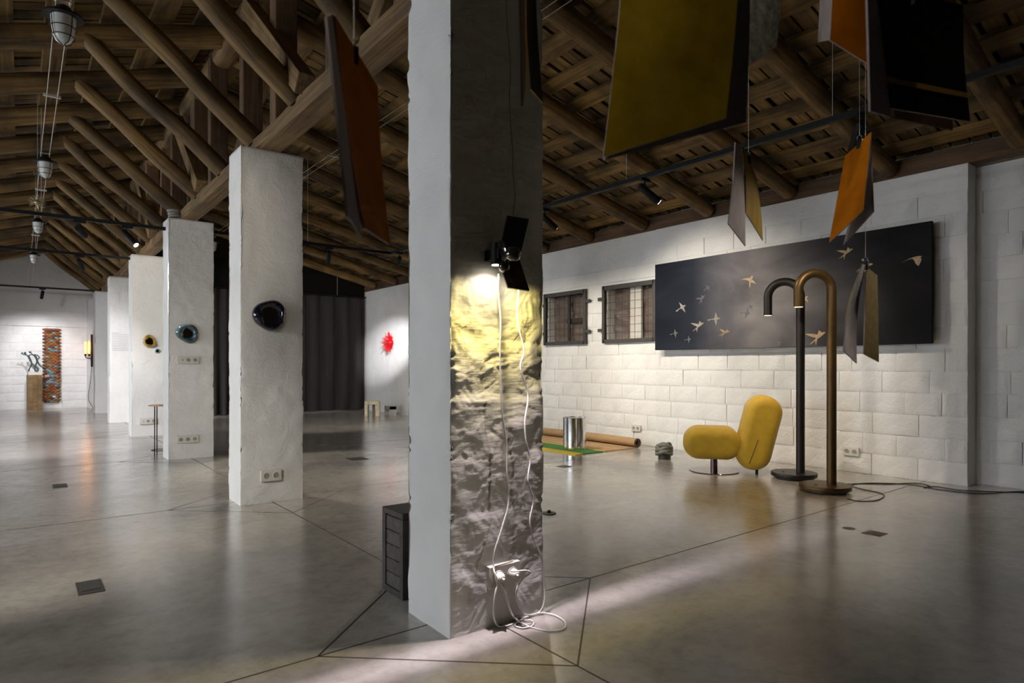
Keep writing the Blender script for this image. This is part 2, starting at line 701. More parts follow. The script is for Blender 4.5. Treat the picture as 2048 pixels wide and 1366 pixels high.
ceil = ce.build('ceiling', DARKDECK, sharp=0)
tag(ceil, kind='structure')
ANG = math.atan(SL)
ANGL = math.atan(SLL)


def log_mesh(L, r0, r1, seed, nseg=16, n=12):
    P = []
    a1, a2, p1 = (random.uniform(0.3, 1) * 0.012 for _ in range(3))
    m = MB()
    v, f = [], []
    for i in range(nseg + 1):
        t = i / nseg
        x = t * L
        r = r0 + (r1 - r0) * t
        oy = a1 * math.sin(t * 5 + seed) + a2 * math.sin(t * 11 + seed * 2)
        oz = a2 * math.sin(t * 7 + seed * 3)
        for j in range(n):
            q = 2 * math.pi * j / n
            rr = r * (1 + 0.07 * float(vnoise(x * 2.5, math.cos(q) * 1.4 + 5, math.sin(q) * 1.4 + 5, seed)))
            v.append((x, oy + rr * math.cos(q), oz + rr * math.sin(q)))
    for i in range(nseg):
        for j in range(n):
            j2 = (j + 1) % n
            f.append((i * n + j, (i + 1) * n + j, (i + 1) * n + j2, i * n + j2))
    f.append(tuple(range(n)))
    f.append(tuple(reversed([nseg * n + j for j in range(n)])))
    m.add(v, f)
    return m.mesh('log', LOG, 50)


def slope_obj(name, me, x, y, side, dz=0.0, parent=None):
    """an object whose local +x runs down the roof slope away from the ridge"""
    o = link(name, me, parent)
    o.location = (x, y, zun(x) + dz)
    o.rotation_euler = (0, ANG, 0) if side > 0 else (0, ANGL, math.pi)
    return o


RLOG = [log_mesh(5.15, 0.098, 0.082, s) for s in range(4)]
RD = 0.9975
yr = [5.52 + RD * j for j in range(-6, 14)]
yl = [6.25 + RD * j for j in range(-7, 13)]
for i, y in enumerate(yr):
    slope_obj('rafter', RLOG[i % 4], XR - 0.05, y, 1, 0.095, ceil)
for i, y in enumerate(yl):
    slope_obj('rafter', RLOG[(i + 1) % 4], XR + 0.05, y, -1, 0.095, ceil)

BL = 5.35
brd = MB().box(0, BL, -0.0665, 0.0665, 0, 0.022).mesh('roof_board', BOARD, 0)
for side in (1, -1):
    y = YB + 0.1
    rr = random.Random(side + 5)
    while y < YE:
        o = slope_obj('roof_board', brd, XR, y + 0.0665, side, 0.225 + rr.uniform(0, 0.014), ceil)
        sc = rr.uniform(0.92, 1.06)
        o.scale = (1, sc, 1)
        y += 0.154 * sc if rr.random() > 0.15 else 0.17 * sc
bat = MB().box(-0.085, 0.085, 0, YE - YB, 0, 0.03)
bat.v = [(p[1], -p[0], p[2]) for p in bat.v]
batm = bat.mesh('batten', BOARD, 0)
for side in (1, -1):
    d = 0.22
    i = 0
    while d < 5.1:
        o = link('batten', batm, ceil)
        an = ANG if side > 0 else ANGL
        x = XR + side * d * math.cos(an)
        o.location = (x, YB, ZR - d * math.sin(an) + 0.195)
        o.rotation_euler = Euler((side * an, 0, math.pi / 2), 'XYZ')
        o.scale = (1, random.uniform(0.85, 1.25), 1)
        d += 0.375 + random.uniform(-0.03, 0.03)
# ridge log
rm = log_mesh(YE - YB, 0.10, 0.10, 9, 40)
o = link('ridge_log', rm, ceil)
o.location = (XR, YB, ZR + 0.02)
o.rotation_euler = (0, 0, math.pi / 2)
# wall plate on the aisle wall, mortar bed above it
pl = MB().box(0, YE - YB, -0.10, 0.10, 0, 0.16).mesh('wall_plate', POSTW, 0)
o = link('wall_plate', pl, ceil, 0.012)
o.location = (WX + 0.10, YB, WTOP + 0.002)
o.rotation_euler = (0, 0, math.pi / 2)
MB().box(WX + 0.14, WX + 0.4, YB, YE, WTOP, 3.25).build('eaves_masonry', mat('eaves_mortar', (0.22, 0.19, 0.15), 0.9, var=0.4, vscale=6, bump=0.6, bscale=14), ceil, sharp=0)
MB().box(XL - 0.25, XL, YB, YE, 2.3, 2.9).build('eaves_masonry', WHITE, ceil, sharp=0)

# slanting struts between the beam on the columns and the left slope
BT = CTOP + 0.115
sx0, sx1 = 1.47, 0.44
sz0 = BT + 0.02
sz1 = zun(sx1) + 0.03
SLN = math.hypot(sx0 - sx1, sz1 - sz0)
SLOG = [log_mesh(SLN + 0.06, 0.082, 0.068, 20 + s, 10) for s in range(3)]
sang = math.atan2(sz1 - sz0, sx0 - sx1)
for i, y in enumerate(yl):
    if y < 1.0:
        continue
    o = link('strut', SLOG[i % 3], ceil)
    o.location = (sx0, y - 0.02, sz0)
    o.rotation_euler = (0, -sang, math.pi)
# posts from the beam to the ridge and braces in the plane of the column row
pst = MB().box(0, ZR - BT + 0.02, -0.08, 0.08, -0.08, 0.08).mesh('post', POSTW, 0)
for i, y in enumerate(np.arange(2.75, 18.5, 0.9767)):
    o = link('post', pst, ceil, 0.01)
    o.location = (1.53 + (0.04 if i % 2 else 0), float(y), BT)
    o.rotation_euler = (0, -math.pi / 2, random.uniform(-0.1, 0.1))
brl = math.hypot(1.25, 1.05)
brm = MB().box(0, brl, -0.055, 0.055, -0.07, 0.07).mesh('brace', BEAMW, 0)
for k in range(5):
    for q in (0, 1):
        o = link('brace', brm, ceil, 0.008)
        yy = CY[k] + 0.35 + (1.6 if q else 1.2)
        o.location = (1.44 if q else 1.66, yy, BT + 0.03)
        an = math.atan2(1.05, 1.25)
        o.rotation_euler = Euler((0, -an, math.pi / 2 if q else -math.pi / 2), 'XYZ')

# ---------------------------------------------------------------- columns and the beams on them


def trowel_height(U, V, w_, h_):
    """thick plaster over block courses, thrown on and dragged with a trowel"""
    rg = np.random.default_rng(5)
    z0 = 0 * U
    # uneven block courses: each bellies out and falls back to the joint below it
    warp = V + 0.035 * vnoise(U * 4, V * 5, z0, 2) + 0.02 * U
    ph_ = (warp / 0.235) % 1.0
    course = np.clip(ph_ / 0.55, 0, 1) * np.clip((1 - ph_) / 0.12, 0, 1)
    hgt = 0.0065 * course * (0.55 + 0.6 * vnoise(U * 5, V * 4, z0 + 3, 6))
    hgt = hgt + 0.0016 * fbm(U * 11, V * 14, z0, 3, 2)
    scr = z0
    for k in range(420):
        cu, cv = rg.uniform(-0.05, w_ + 0.05), rg.uniform(-0.05, h_ + 0.05)
        a = rg.choice([rg.normal(0.1, 0.3), rg.normal(-0.9, 0.3), rg.normal(0.8, 0.35)])
        ln, wd = rg.uniform(0.03, 0.11), rg.uniform(0.02, 0.06)
        du, dv = U - cu, V - cv
        s_ = du * math.cos(a) + dv * math.sin(a)
        t_ = -du * math.sin(a) + dv * math.cos(a)
        rad = np.sqrt((s_ / ln) ** 2 + (t_ / wd) ** 2) + 0.3 * vnoise(U * 30, V * 30, z0 + k, 3)
        mk = np.clip((1.0 - rad) / 0.12, 0, 1)
        tgt = rg.uniform(-0.0016, 0.0022) + 0.0013 * vnoise(s_ * 4, t_ * 150, z0 + k, 7)
        scr = scr * (1 - mk) + tgt * mk
        rim = np.exp(-((rad - 1.0) / 0.06) ** 2) * 0.0022 * np.clip(vnoise(U * 40, V * 40, z0 + k + .5, 4) + .1, 0, 1)
        scr = scr + rim
    hgt = hgt + scr + 0.0009 * np.clip(fbm(U * 70, V * 70, z0, 2, 8), 0, 2)
    return hgt


def column(k, label):
    y0 = CY[k]
    y1 = y0 + 0.335
    wx, wy = CX1 - CX0, y1 - y0
    fine = 0.0068 if k == 0 else (0.02 if k < 3 else 0.035)
    du = [fine, 0.02 if k < 3 else 0.04, 0.04, 0.02 if k < 3 else 0.04]
    per = []
    sides = [((CX0, y0), (CX1, y0), (0, -1)), ((CX1, y0), (CX1, y1), (1, 0)), ((CX1, y1), (CX0, y1), (0, 1)), ((CX0, y1), (CX0, y0), (-1, 0))]
    r = 0.010
    for si, (a, b_, n) in enumerate(sides):
        L = math.hypot(b_[0] - a[0], b_[1] - a[1])
        cnt = max(4, int(L / du[si]))
        ts = sorted([0.0008, 0.005, 0.012] + [0.012 + (L - 0.024) * i / cnt for i in range(1, cnt)] + [L - 0.012, L - 0.005, L - 0.0008])
        for tl in ts:
            t = tl / L
            p = (a[0] + (b_[0] - a[0]) * t, a[1] + (b_[1] - a[1]) * t)
            per.append((p[0], p[1], n[0], n[1], si))
    dz = 0.0068 if k == 0 else (0.02 if k < 3 else 0.04)
    nz = int(CTOP / dz) + 1
    zz = np.linspace(0, CTOP, nz)
    A = np.array(per)
    PX, Z = np.meshgrid(A[:, 0], zz)
    PY, _ = np.meshgrid(A[:, 1], zz)
    NX, _ = np.meshgrid(A[:, 2], zz)
    NY, _ = np.meshgrid(A[:, 3], zz)
    SI, _ = np.meshgrid(A[:, 4], zz)
    d = 0.005 * fbm(PX * 3, PY * 3, Z * 3, 3, k) + 0.0035 * vnoise(PX * 14, PY * 14, Z * 14, k + 9)
    # knocked arrises
    ex = np.minimum(np.abs(PX - CX0), np.abs(PX - CX1))
    ey = np.minimum(np.abs(PY - y0), np.abs(PY - y1))
    ed = np.maximum(ex, ey)
    ee_ = np.exp(-(np.abs(PX - np.where(np.abs(PX - CX0) < np.abs(PX - CX1), CX0, CX1)) + np.abs(PY - np.where(np.abs(PY - y0) < np.abs(PY - y1), y0, y1))) / 0.012)
    d = d - 0.012 * ee_ * np.clip(vnoise(0 * PX + k, 0 * PY, Z * 17, 31 + k) + 0.8 * vnoise(0 * PX + k, 0 * PY, Z * 55, 37 + k) - 0.35, 0, 2) - 0.0015 * ee_
    if k == 0:
        msk = SI == 0
        fade = 0.38 + 0.45 * np.clip((2.35 - Z) / 0.7, 0, 1)
        hh = trowel_height(PX - CX0, Z, wx, CTOP)
        edge = np.clip((np.minimum(PX - CX0, CX1 - PX)) / 0.02, 0, 1)
        d = np.where(msk, d + hh * fade * edge, d)
    PX = PX + NX * d
    PY = PY + NY * d
    n = len(per)
    V = np.stack([PX, PY, Z], -1).reshape(-1, 3)
    me = bpy.data.meshes.new('column')
    idx = np.arange(nz * n).reshape(nz, n)
    q = np.stack([idx[:-1], np.roll(idx, -1, 1)[:-1], np.roll(idx, -1, 1)[1:], idx[1:]], -1).reshape(-1, 4)
    faces = q.tolist() + [idx[-1].tolist()]
    me.from_pydata((V - np.array([CX0, y0, 0])).tolist(), [], faces)
    me.materials.append(WHITE if k != 0 else WHITE_R)
    me.polygons.foreach_set('use_smooth', [True] * (len(faces) - 1) + [False])
    me.update()
    o = link('column', me)
    o.location = (CX0, y0, 0)
    return tag(o, label, 'column', 'white plastered columns in a row')


CL = ['nearest white column with rough trowelled plaster lit by the wall lamp',
      'white plastered column carrying the dark blue ceramic mirror',
      'white plastered column carrying the teal ceramic mirror and two triple sockets',
      'brightly lit white column carrying the small amber ceramic mirror',
      'narrow looking white column with faint lines of wall text',
      'farthest grey white column beside the glowing wall lamp']
COLS = [column(k, CL[k]) for k in range(6)]

ORD = ['nearest', 'second', 'third', 'fourth', 'fifth', 'sixth']
for k in range(-1, 5):
    ya = CY[k] + 0.165 if k >= 0 else CY[0] - 2.9
    yb = CY[k + 1] + 0.155
    L = yb - ya
    m = MB()
    nseg = 14
    P = []
    for i in range(nseg + 1):
        x = L * i / nseg
        ring = []
        for (a, b_) in ((-.085, 0.010), (-.075, 0), (.075, 0), (.085, .010), (.085, .105), (.075, .115), (-.075, .115), (-.085, .105), (-.085, .010)):
            j = 0.008 * float(vnoise(x * 3, a * 20, b_ * 20, k + 40))
            ring.append((x, a * (1 + j * 4), b_ + (j if b_ > .06 else 0)))
        P.append(ring)
    m.grid(P, flip=True)
    for e_ in (0, nseg):
        q = [e_ * 9 + t for t in range(8)]
        m.f.append(tuple(q) if e_ else tuple(reversed(q)))
        m.m.append(0)
    o = m.build('timber_beam', BEAMW, sharp=30)
    o.location = (1.525, ya, CTOP)
    o.rotation_euler = (0, 0, math.pi / 2)
    lb = 'hewn timber beam running out above the orange sheet to the nearest column' if k < 0 else 'hewn timber beam resting on the %s and %s columns' % (ORD[k], ORD[k + 1])
    if k >= 0:
        tag(o, lb, 'beam', 'hewn beams along the column tops')
    else:
        tag(o, 'hewn timber beam on the near side of the nearest column', 'beam', 'hewn beams along the column tops')

# ---------------------------------------------------------------- windows in the aisle wall
PANE = mat('dark_window_glass', (0.02, 0.02, 0.022), 0.05, spec=0.6)
CRUMP = mat('brown_crumpled_sheet', (0.15, 0.112, 0.09), 0.5, var=0.3, vscale=3, bump=0.6, bscale=7, stretch=(1, 1, 4), bdist=0.02)
DARKW = mat('dark_niche', (0.03, 0.026, 0.024), 0.8)


def glass_mat():
    m, t, b = nt('window_glass')
    out = t.nodes['Material Output']
    tr = N(t, 'ShaderNodeBsdfTransparent')
    gl = N(t, 'ShaderNodeBsdfGlossy')
    gl.inputs['Roughness'].default_value = 0.03
    lw_ = N(t, 'ShaderNodeLayerWeight')
    pw = N(t, 'ShaderNodeMath', operation='POWER')
    pw.inputs[1].default_value = 4.0
    t.links.new(lw_.outputs['Facing'], pw.inputs[0])
    fr = N(t, 'ShaderNodeMath', operation='MULTIPLY_ADD')
    fr.inputs[1].default_value = 0.9
    fr.inputs[2].default_value = 0.05
    t.links.new(pw.outputs[0], fr.inputs[0])
    ms = N(t, 'ShaderNodeMixShader')
    t.links.new(fr.outputs[0], ms.inputs[0])
    t.links.new(tr.outputs[0], ms.inputs[1])
    t.links.new(gl.outputs[0], ms.inputs[2])
    t.links.new(ms.outputs[0], out.inputs[0])
    return m


GLASS = glass_mat()
for wi, (ya, yb, za, zb) in enumerate((W1, W2)):
    wn = bpy.data.objects.new('window_%d' % (wi + 1), None)
    COL.objects.link(wn)
    wn.location = (WX, (ya + yb) / 2, za)
    tag(wn, kind='structure')
    L = (yb - ya) / 2 + 0.03
    hh = zb - za
    x0, x1 = -0.055, -0.012
    MB().box(x0, x1, -L, L, -0.03, 0.02).build('frame_rail', STEEL, wn, bevel=0.003)
    MB().box(x0, x1, -L, L, hh - 0.03, hh + 0.03).build('frame_rail', STEEL, wn, bevel=0.003)
    for s_ in (-1, 1):
        MB().box(x0, x1, s_ * L - 0.024, s_ * L + 0.024, -0.03, hh + 0.03).build('frame_stile', STEEL, wn, bevel=0.003)
        for q in (0.13, hh - 0.17):
            MB().box(x0 + 0.006, x0 + 0.02, min(s_ * L, s_ * (L + 0.11)), max(s_ * L, s_ * (L + 0.11)), q, q + 0.045).build('hinge_tab', STEEL, wn)
    nb = 8
    for i in range(1, nb):
        y = -L + 2 * L * i / nb
        MB().cyl((-0.03, y, 0.0), (-0.03, y, hh), 0.0032, 6).build('grille_bar', STEEL, wn)
    for i in range(1, 7):
        z = hh * i / 7
        MB().cyl((-0.036, -L, z), (-0.036, L, z), 0.0032, 6).build('grille_bar', STEEL, wn)
    MB().box(0.06, 0.066, -L, L, 0, hh).build('pane', GLASS, wn)
    MB().box(0.05, 0.08, -0.02, 0.02, 0, hh).build('mullion', DARKW, wn) if wi == 1 else None
    # crumpled brown sheet beyond the glass, pale upright strip between them
    P = []
    for i in range(40):
        y = -L + 2 * L * i / 39
        row = []
        for j in range(30):
            z = hh * j / 29
            row.append((0.15 + 0.022 * float(fbm(y * 4 + z * 5, z * 9 - y * 6, wi * 3.0, 3, 60 + wi)), y, z))
        P.append(row)
    MB().grid(P, flip=True).build('backing_sheet', CRUMP, wn)
    MB().box(0.36, 0.38, -L, L, -0.01, hh + 0.01).build('sky_block_board', DARKW, wn)  # added to keep sky light out of the niche
    if wi == 0:
        MB().box(0.085, 0.11, -0.13, 0.07, 0, hh).build('pale_strip', PLASTIC, wn)
    else:
        MB().box(0.10, 0.11, -0.30, 0.10, 0.30, 0.37).build('dark_strip', DARKW, wn)

# ---------------------------------------------------------------- curtain
P = []
CYY = 14.05
xs = np.linspace(1.95, WX - 0.02, 420)
ph = np.cumsum(1 + 0.5 * vnoise(xs * 1.3, 0 * xs, 0 * xs, 3)) * (xs[1] - xs[0]) * 2 * math.pi / 0.21
nzc = 14
for i, x in enumerate(xs):
    row = []
    for j in range(nzc):
        t = j / (nzc - 1)
        z = 0.03 + t * 2.62
        amp = 0.075 * (1 - 0.4 * t) * (1 + 0.5 * float(vnoise(x * 2.1, t * 1.5, 0, 8)))
        row.append((x + 0.02 * math.cos(ph[i] + 0.6 * t), CYY + amp * math.sin(ph[i] + 0.5 * t * math.sin(x * 3)), z))
    P.append(row)
cu = thing('curtain', 'dark grey pleated floor length curtain closing the end of the aisle', 'curtain', (4.2, CYY, 0.03))
MB().grid(P, flip=False).build('cloth', mat('curtain_cloth', (0.035, 0.031, 0.029), 0.75, spec=0.2), cu, world=True, sharp=0).data.polygons.foreach_set('use_smooth', [True] * (419 * 13))
MB().cyl((1.95, CYY, 2.68), (WX - 0.01, CYY, 2.68), 0.015, 8).build('curtain_rail', BLACK, cu, world=True)
for q in (2.9, 4.6, 5.8):
    MB().cyl((q, CYY, 2.68), (q, CYY, zun(q) + 0.1), 0.004, 6).build('rail_hanger', WIRE, cu, world=True)
# near-black panel standing in for the unlit void above the curtain
MB().add([(1.8, CYY + .1, 2.6), (WX, CYY + .1, 2.6), (WX, CYY + .1, 3.0), (1.8, CYY + .1, 4.1), (1.8, CYY + .13, 2.6), (WX, CYY + .13, 2.6), (WX, CYY + .13, 3.0), (1.8, CYY + .13, 4.1)], [(0, 1, 2, 3), (7, 6, 5, 4), (1, 0, 4, 5), (2, 1, 5, 6), (3, 2, 6, 7), (0, 3, 7, 4)]).build('dark_void_panel', DARKDECK, ceil, sharp=0)

# ---------------------------------------------------------------- lighting tracks and spot heads
LENS_ON = emit('spot_lens_lit', (1.0, 0.95, 0.86), 30)
LENS_OFF = mat('spot_lens', (0.25, 0.25, 0.25), 0.2)
TZ = 2.68


def track(label, pts, hang=True):
    t = thing('lighting_track', label, 'track', pts[0], group='black lighting tracks under the roof')
    for a, b_ in zip(pts[:-1], pts[1:]):
        a, b_ = Vector(a), Vector(b_)
        d = (b_ - a).normalized()
        s_ = Vector((-d.y, d.x, 0)) * 0.018
        u = Vector((0, 0, 0.018))
        ring = lambda p: [p - s_ - u, p + s_ - u, p + s_ + u, p - s_ + u]
        MB().add(ring(a - d * 0.018) + ring(b_ + d * 0.018), [(0, 1, 5, 4), (1, 2, 6, 5), (2, 3, 7, 6), (3, 0, 4, 7), (3, 2, 1, 0), (4, 5, 6, 7)]).build('rail', BLACK, t, world=True, sharp=0)
        if hang:
            n = max(1, int((b_ - a).length / 1.6))
            for i in range(n):
                p = a + (b_ - a) * ((i + 0.5) / n)
                MB().cyl(p, (p.x, p.y, zun(p.x) + 0.1), 0.0022, 5).build('suspension_wire', WIRE, t, world=True)
    return t


TX = 4.24
track('black track along the aisle turning the corner towards the columns', [(TX, -2.5, TZ), (TX, 8.3, TZ), (CX1 + 0.02, 8.3, TZ)])
track('black track crossing the nave to the third column', [(-3.2, 8.1, TZ - 0.07), (CX0 - 0.01, 8.1, TZ - 0.07)])
track('black track crossing the nave to the fourth column', [(-3.2, 11.0, TZ - 0.02), (CX0 - 0.01, 11.0, TZ - 0.02)])
track('black track crossing the nave before the far gable wall', [(-3.2, 16.9, TZ + 0.05), (CX0 - 0.01, 16.9, TZ + 0.05)])
track('unseen black track beside the nearest column, over the nave', [(-3.2, 2.25, TZ), (CX0 - 0.01, 2.25, TZ)])  # out of frame, guessed as a carrier for the nave heads


def spot(label, tp, aim, power, cone=60, color=(1, 0.93, 0.82), blend=0.6, lens=None, lit=True, L=0.22, r=0.032, rad=0.03):
    """track spotlight: tp = point on the track, aim = target; head hangs under it"""
    tp = Vector(tp)
    t = thing('track_spotlight', label, 'spotlight', tp, group='black track spotlights')
    MB().box(-0.055, 0.055, -0.014, 0.014, -0.045, -0.018).build('adapter', BLACK, t)
    MB().cyl((0, 0, -0.045), (0, 0, -0.11), 0.006, 8).build('stem', BLACK, t)
    piv = Vector((0, 0, -0.12))
    d = (Vector(aim) - (tp + piv)).normalized()
    a, b_ = piv - d * 0.06, piv + d * (L - 0.06)
    MB().tube([a, a + d * 0.004, b_ - d * 0.02, b_], [r * 0.92, r, r, r * 0.97], 20).build('lamp_body', BLACK, t)
    MB().cyl(b_ + d * 0.0005, b_ + d * 0.002, r * 0.8, 16).build('lens', LENS_ON if lit else LENS_OFF, t)
    if power:
        ld = bpy.data.lights.new('spot_light', 'SPOT')
        ld.energy = power
        ld.color = color
        ld.spot_size = math.radians(cone)
        ld.spot_blend = blend
        ld.shadow_soft_size = rad
        lo = bpy.data.objects.new('spot_light', ld)
        COL.objects.link(lo)
        lo.parent = t
        lo.location = b_ + d * 0.035
        lo.rotation_euler = d.to_track_quat('-Z', 'Y').to_euler()
    return t


WARM = (1.0, 0.90, 0.76)
NEUT = (1.0, 0.93, 0.83)
COOL = (0.97, 0.95, 1.0)
T1 = TZ - 0.07
spot('glaring spotlight beside the third column', (0.93, 8.1, T1), (2.6, 6.2, 0.0), 220, 66, NEUT)
spot('spotlight on the nave track left of the glaring one', (0.50, 8.1, T1), (1.55, 11.0, 1.9), 130, 46, NEUT)
spot('small spotlight hanging before the fourth column top', (0.68, 11.0, TZ - 0.02), (1.5, 13.9, 1.0), 75, 42, COOL)
spot('tiny spotlight against the far gable wall', (0.38, 16.9, TZ + 0.05), (0.15, YE, 0.95), 130, 66, COOL)
spot('added spotlight over the nave aimed at the woven wall hanging', (-0.55, 16.9, TZ + 0.05), (0.9, YE, 0.9), 130, 62, COOL)  # extra head out of frame, put in to light the gable wall
spot('added spotlight aimed over the far nave floor', (-0.9, 11.0, TZ - 0.02), (0.6, 15.0, 0.0), 330, 80, COOL)  # no head seen here; put in to brighten the far floor
spot('added spotlight aimed over the middle nave floor', (-0.9, 8.1, T1), (0.0, 11.0, 0.0), 400, 76, COOL)  # extra unseen head that lifts the mid nave floor
spot('spotlight on the cross track in front of the curtain', (3.31, 8.3, TZ), (4.6, 12.0, 0.6), 260, 80, NEUT)
spot('spotlight at the corner of the aisle track aimed at the red sculpture', (TX, 8.05, TZ), (WX, 12.75, 1.45), 2600, 17, COOL, 1.0)
spot('spotlight hanging under the aisle track near the windows', (TX, 3.59, TZ), (6.4, 2.6, 0.9), 35, 70, WARM)
spot('glaring spotlight above the hanging orange sheet', (TX, 1.83, TZ), (6.4, 3.7, 0.6), 75, 60, WARM)
spot('added unseen spotlight lighting the aisle floor', (TX, 5.4, TZ), (3.3, 4.5, 0.0), 150, 84, WARM)  # extra head behind the column, put in to brighten the aisle floor
spot('unseen spotlight washing the painting from the hidden track', (TX, 4.9, TZ), (6.5, 4.5, 1.0), 170, 90, WARM)  # guessed head, out of sight behind the nearest column
spot('unseen spotlight washing the wall below the nearer window', (TX, 5.9, TZ), (6.5, 5.9, 0.6), 115, 85, WARM)  # guessed washer on the hidden stretch of track
spot('unseen spotlight washing the wall below the farther window', (TX, 7.1, TZ), (6.5, 7.2, 0.6), 100, 85, WARM)  # guessed washer too, hidden by the nearest column
track('added black track over the nave floor, just ahead of the camera', [(-3.2, 0.45, TZ), (0.6, 0.45, TZ)])  # made-up track, there only to hold the sheet spotlight
spot('added spotlight over the nave aimed at the hanging sheets', (-2.4, 0.45, TZ), (1.35, 0.95, 1.95), 100, 30, WARM)  # unseen head added to brighten the sheets but miss the nearest column
spot('added spotlight on the aisle track aimed at the small folded sheets', (TX, 0.6, TZ), (2.42, 1.12, 1.42), 130, 29, WARM)  # added out of frame to light the right-facing leaves
spot('added spotlight over the nave aimed at the second column', (-0.5, 2.25, TZ), (1.5, 5.0, 1.3), 22, 55, WARM)  # unseen head added to fill the column's front face
spot('added spotlight over the nave aimed at the third column', (0.2, 2.25, TZ), (1.5, 8.0, 1.5), 60, 40, WARM)  # added out of frame as front light for this column
spot('added spotlight over the nave aimed down at the floor', (-1.2, 2.25, TZ), (-0.2, 5.5, 0.0), 260, 70, NEUT)  # unseen head added to brighten the near nave floor

# ---------------------------------------------------------------- sockets and floor boxes
FACE = {k: CY[k] - 0.004 for k in range(6)}


def socket(label, centre, n, h, axis, plugs=False, first=None):
    """wall socket plate with n round outlets; axis 'y' = on a face looking to -y, 'x' = on the aisle wall looking to -x"""
    t = thing('wall_socket', label, 'socket', centre, 0 if axis == 'y' else -math.pi / 2, group='white wall sockets')
    wd = 0.071 * n + 0.012
    MB().box(-wd / 2, wd / 2, -0.012, 0.010, -h / 2, h / 2).build('plate', PLASTIC, t, bevel=0.003)
    for i in range(n):
        x = (i - (n - 1) / 2) * 0.071
        if first == 'switch' and i == 0:
            MB().box(x - 0.02, x + 0.02, -0.0145, -0.011, -0.02, 0.02).build('switch_key', PLASTIC, t, bevel=0.002)
            MB().cyl((x + 0.01, -0.0143, 0), (x + 0.01, -0.0155, 0), 0.006, 12).build('aerial_hole', HOLE, t)
            continue
        o = MB().tube([(x, -0.0145, 0), (x, -0.006, 0)], [0.0225, 0.0225], 24, caps=False).add([(x + 0.0225 * math.cos(a), -0.0122, 0.0225 * math.sin(a)) for a in [2 * math.pi * j / 24 for j in range(24)]], [tuple(range(24))]).build('outlet', [SOCK], t)
        rim = [(x + 0.0235 * math.cos(a), -0.0135, 0.0235 * math.sin(a)) for a in [2 * math.pi * j / 24 for j in range(24)]]
        MB().tube(rim, 0.0022, 6, closed=True).build('outlet_rim', PLASTIC, o)
        for s_ in (-1, 1):
            MB().cyl((x + s_ * 0.0095, -0.0135, 0), (x + s_ * 0.0095, -0.0125, 0), 0.0028, 8).build('pin_hole', HOLE, o)
    return t


SOCK = mat('socket_recess', (0.30, 0.29, 0.27), 0.5)
p = ony(541, 950, CY[1])
socket('double white socket low on the second column', (p.x, FACE[1] - 0.010, p.z), 2, 0.085, 'y')
p = ony(376, 720, CY[2])
socket('triple white socket below the teal mirror', (p.x, FACE[2] - 0.010, p.z), 3, 0.085, 'y', first='switch')
p = ony(375, 878, CY[2])
socket('triple white socket near the foot of the third column', (p.x, FACE[2] - 0.010, p.z), 3, 0.085, 'y')
p = ony(296, 842, CY[3])
socket('triple white socket behind the slim side table', (p.x, FACE[3] - 0.010, p.z), 3, 0.085, 'y', first='switch')
p = onx(1274, 856, WX)
socket('double white socket on the wall above the rolled rug', (WX - 0.014, p.y, p.z), 2, 0.085, 'x')
p = onx(1705, 902, WX)
socket('double white socket on the wall behind the bronze arc lamp', (WX - 0.03, p.y, p.z), 2, 0.085, 'x')

BOXM = mat('floor_box_steel', (0.07, 0.065, 0.06), 0.45, 0.3, var=0.2)


def floor_box(label, c, s=(0.13, 0.2), rz=0.0):
    t = thing('floor_box', label, 'floor box', (c[0], c[1], 0), rz, group='flush floor outlet boxes')
    a, b_ = s[0] / 2, s[1] / 2
    MB().box(-a, a, -b_, b_, -0.002, 0.0035).build('frame', BOXM, t, bevel=0.001)
    MB().box(-a * .72, a * .72, -b_ * .55, b_ * .55, 0.0035, 0.0055).build('lid', BOXM, t, bevel=0.001)


floor_box('square steel floor box nearest in the nave floor', (0.262, 3.60), (0.105, 0.21))
floor_box('square steel floor box farther off in the nave floor', (0.276, 6.80), (0.105, 0.21))
floor_box('steel floor box in the aisle floor between two columns', (3.0, 6.72), (0.2, 0.2))
floor_box('small steel floor box before the chrome stool', (4.49, 4.88), (0.12, 0.12))
TAPE = mat('brown_floor_tape', (0.12, 0.085, 0.05), 0.5)
tag(MB().box(4.17, 4.29, 1.68, 1.79, -0.001, 0.0012).build('floor_patch', TAPE), 'brown square patch on the floor before the arc lamps', 'floor patch')
tag(MB().lathe([(0.038, -0.001), (0.038, 0.0012)], 20, (4.23, 1.89, 0)).build('floor_patch', TAPE), 'brown round patch on the floor before the arc lamps', 'floor patch')

# ---------------------------------------------------------------- wall lamp on the nearest column
GLOSSB = mat('black_mirror_gloss', (0.012, 0.010, 0.009), 0.06, spec=0.8, coat=1.0)
SMOKE = mat('smoked_glass', (0.02, 0.015, 0.012), 0.03, spec=0.9, coat=1.0)
Y0 = CY[0] - 0.006


def fpt(px, py, out):
    """point seen at px, py standing `out` metres off the nearest column's front"""
    return ony(px, py, Y0 - out)


lampc = ony(1018, 520, Y0)
wlmp = thing('wall_lamp', 'black glossy wall lamp with tilted slabs and a globe on the nearest column', 'wall lamp', lampc)


def slab(name, q, th, m, parent):
    q = [Vector(p) for p in q]
    n = (q[1] - q[0]).cross(q[3] - q[0]).normalized() * th
    MB().add(q + [p + n for p in q], [(0, 1, 2, 3), (7, 6, 5, 4), (1, 0, 4, 5), (2, 1, 5, 6), (3, 2, 6, 7), (0, 3, 7, 4)]).build(name, m, parent, world=True, sharp=0, bevel=0.0015)


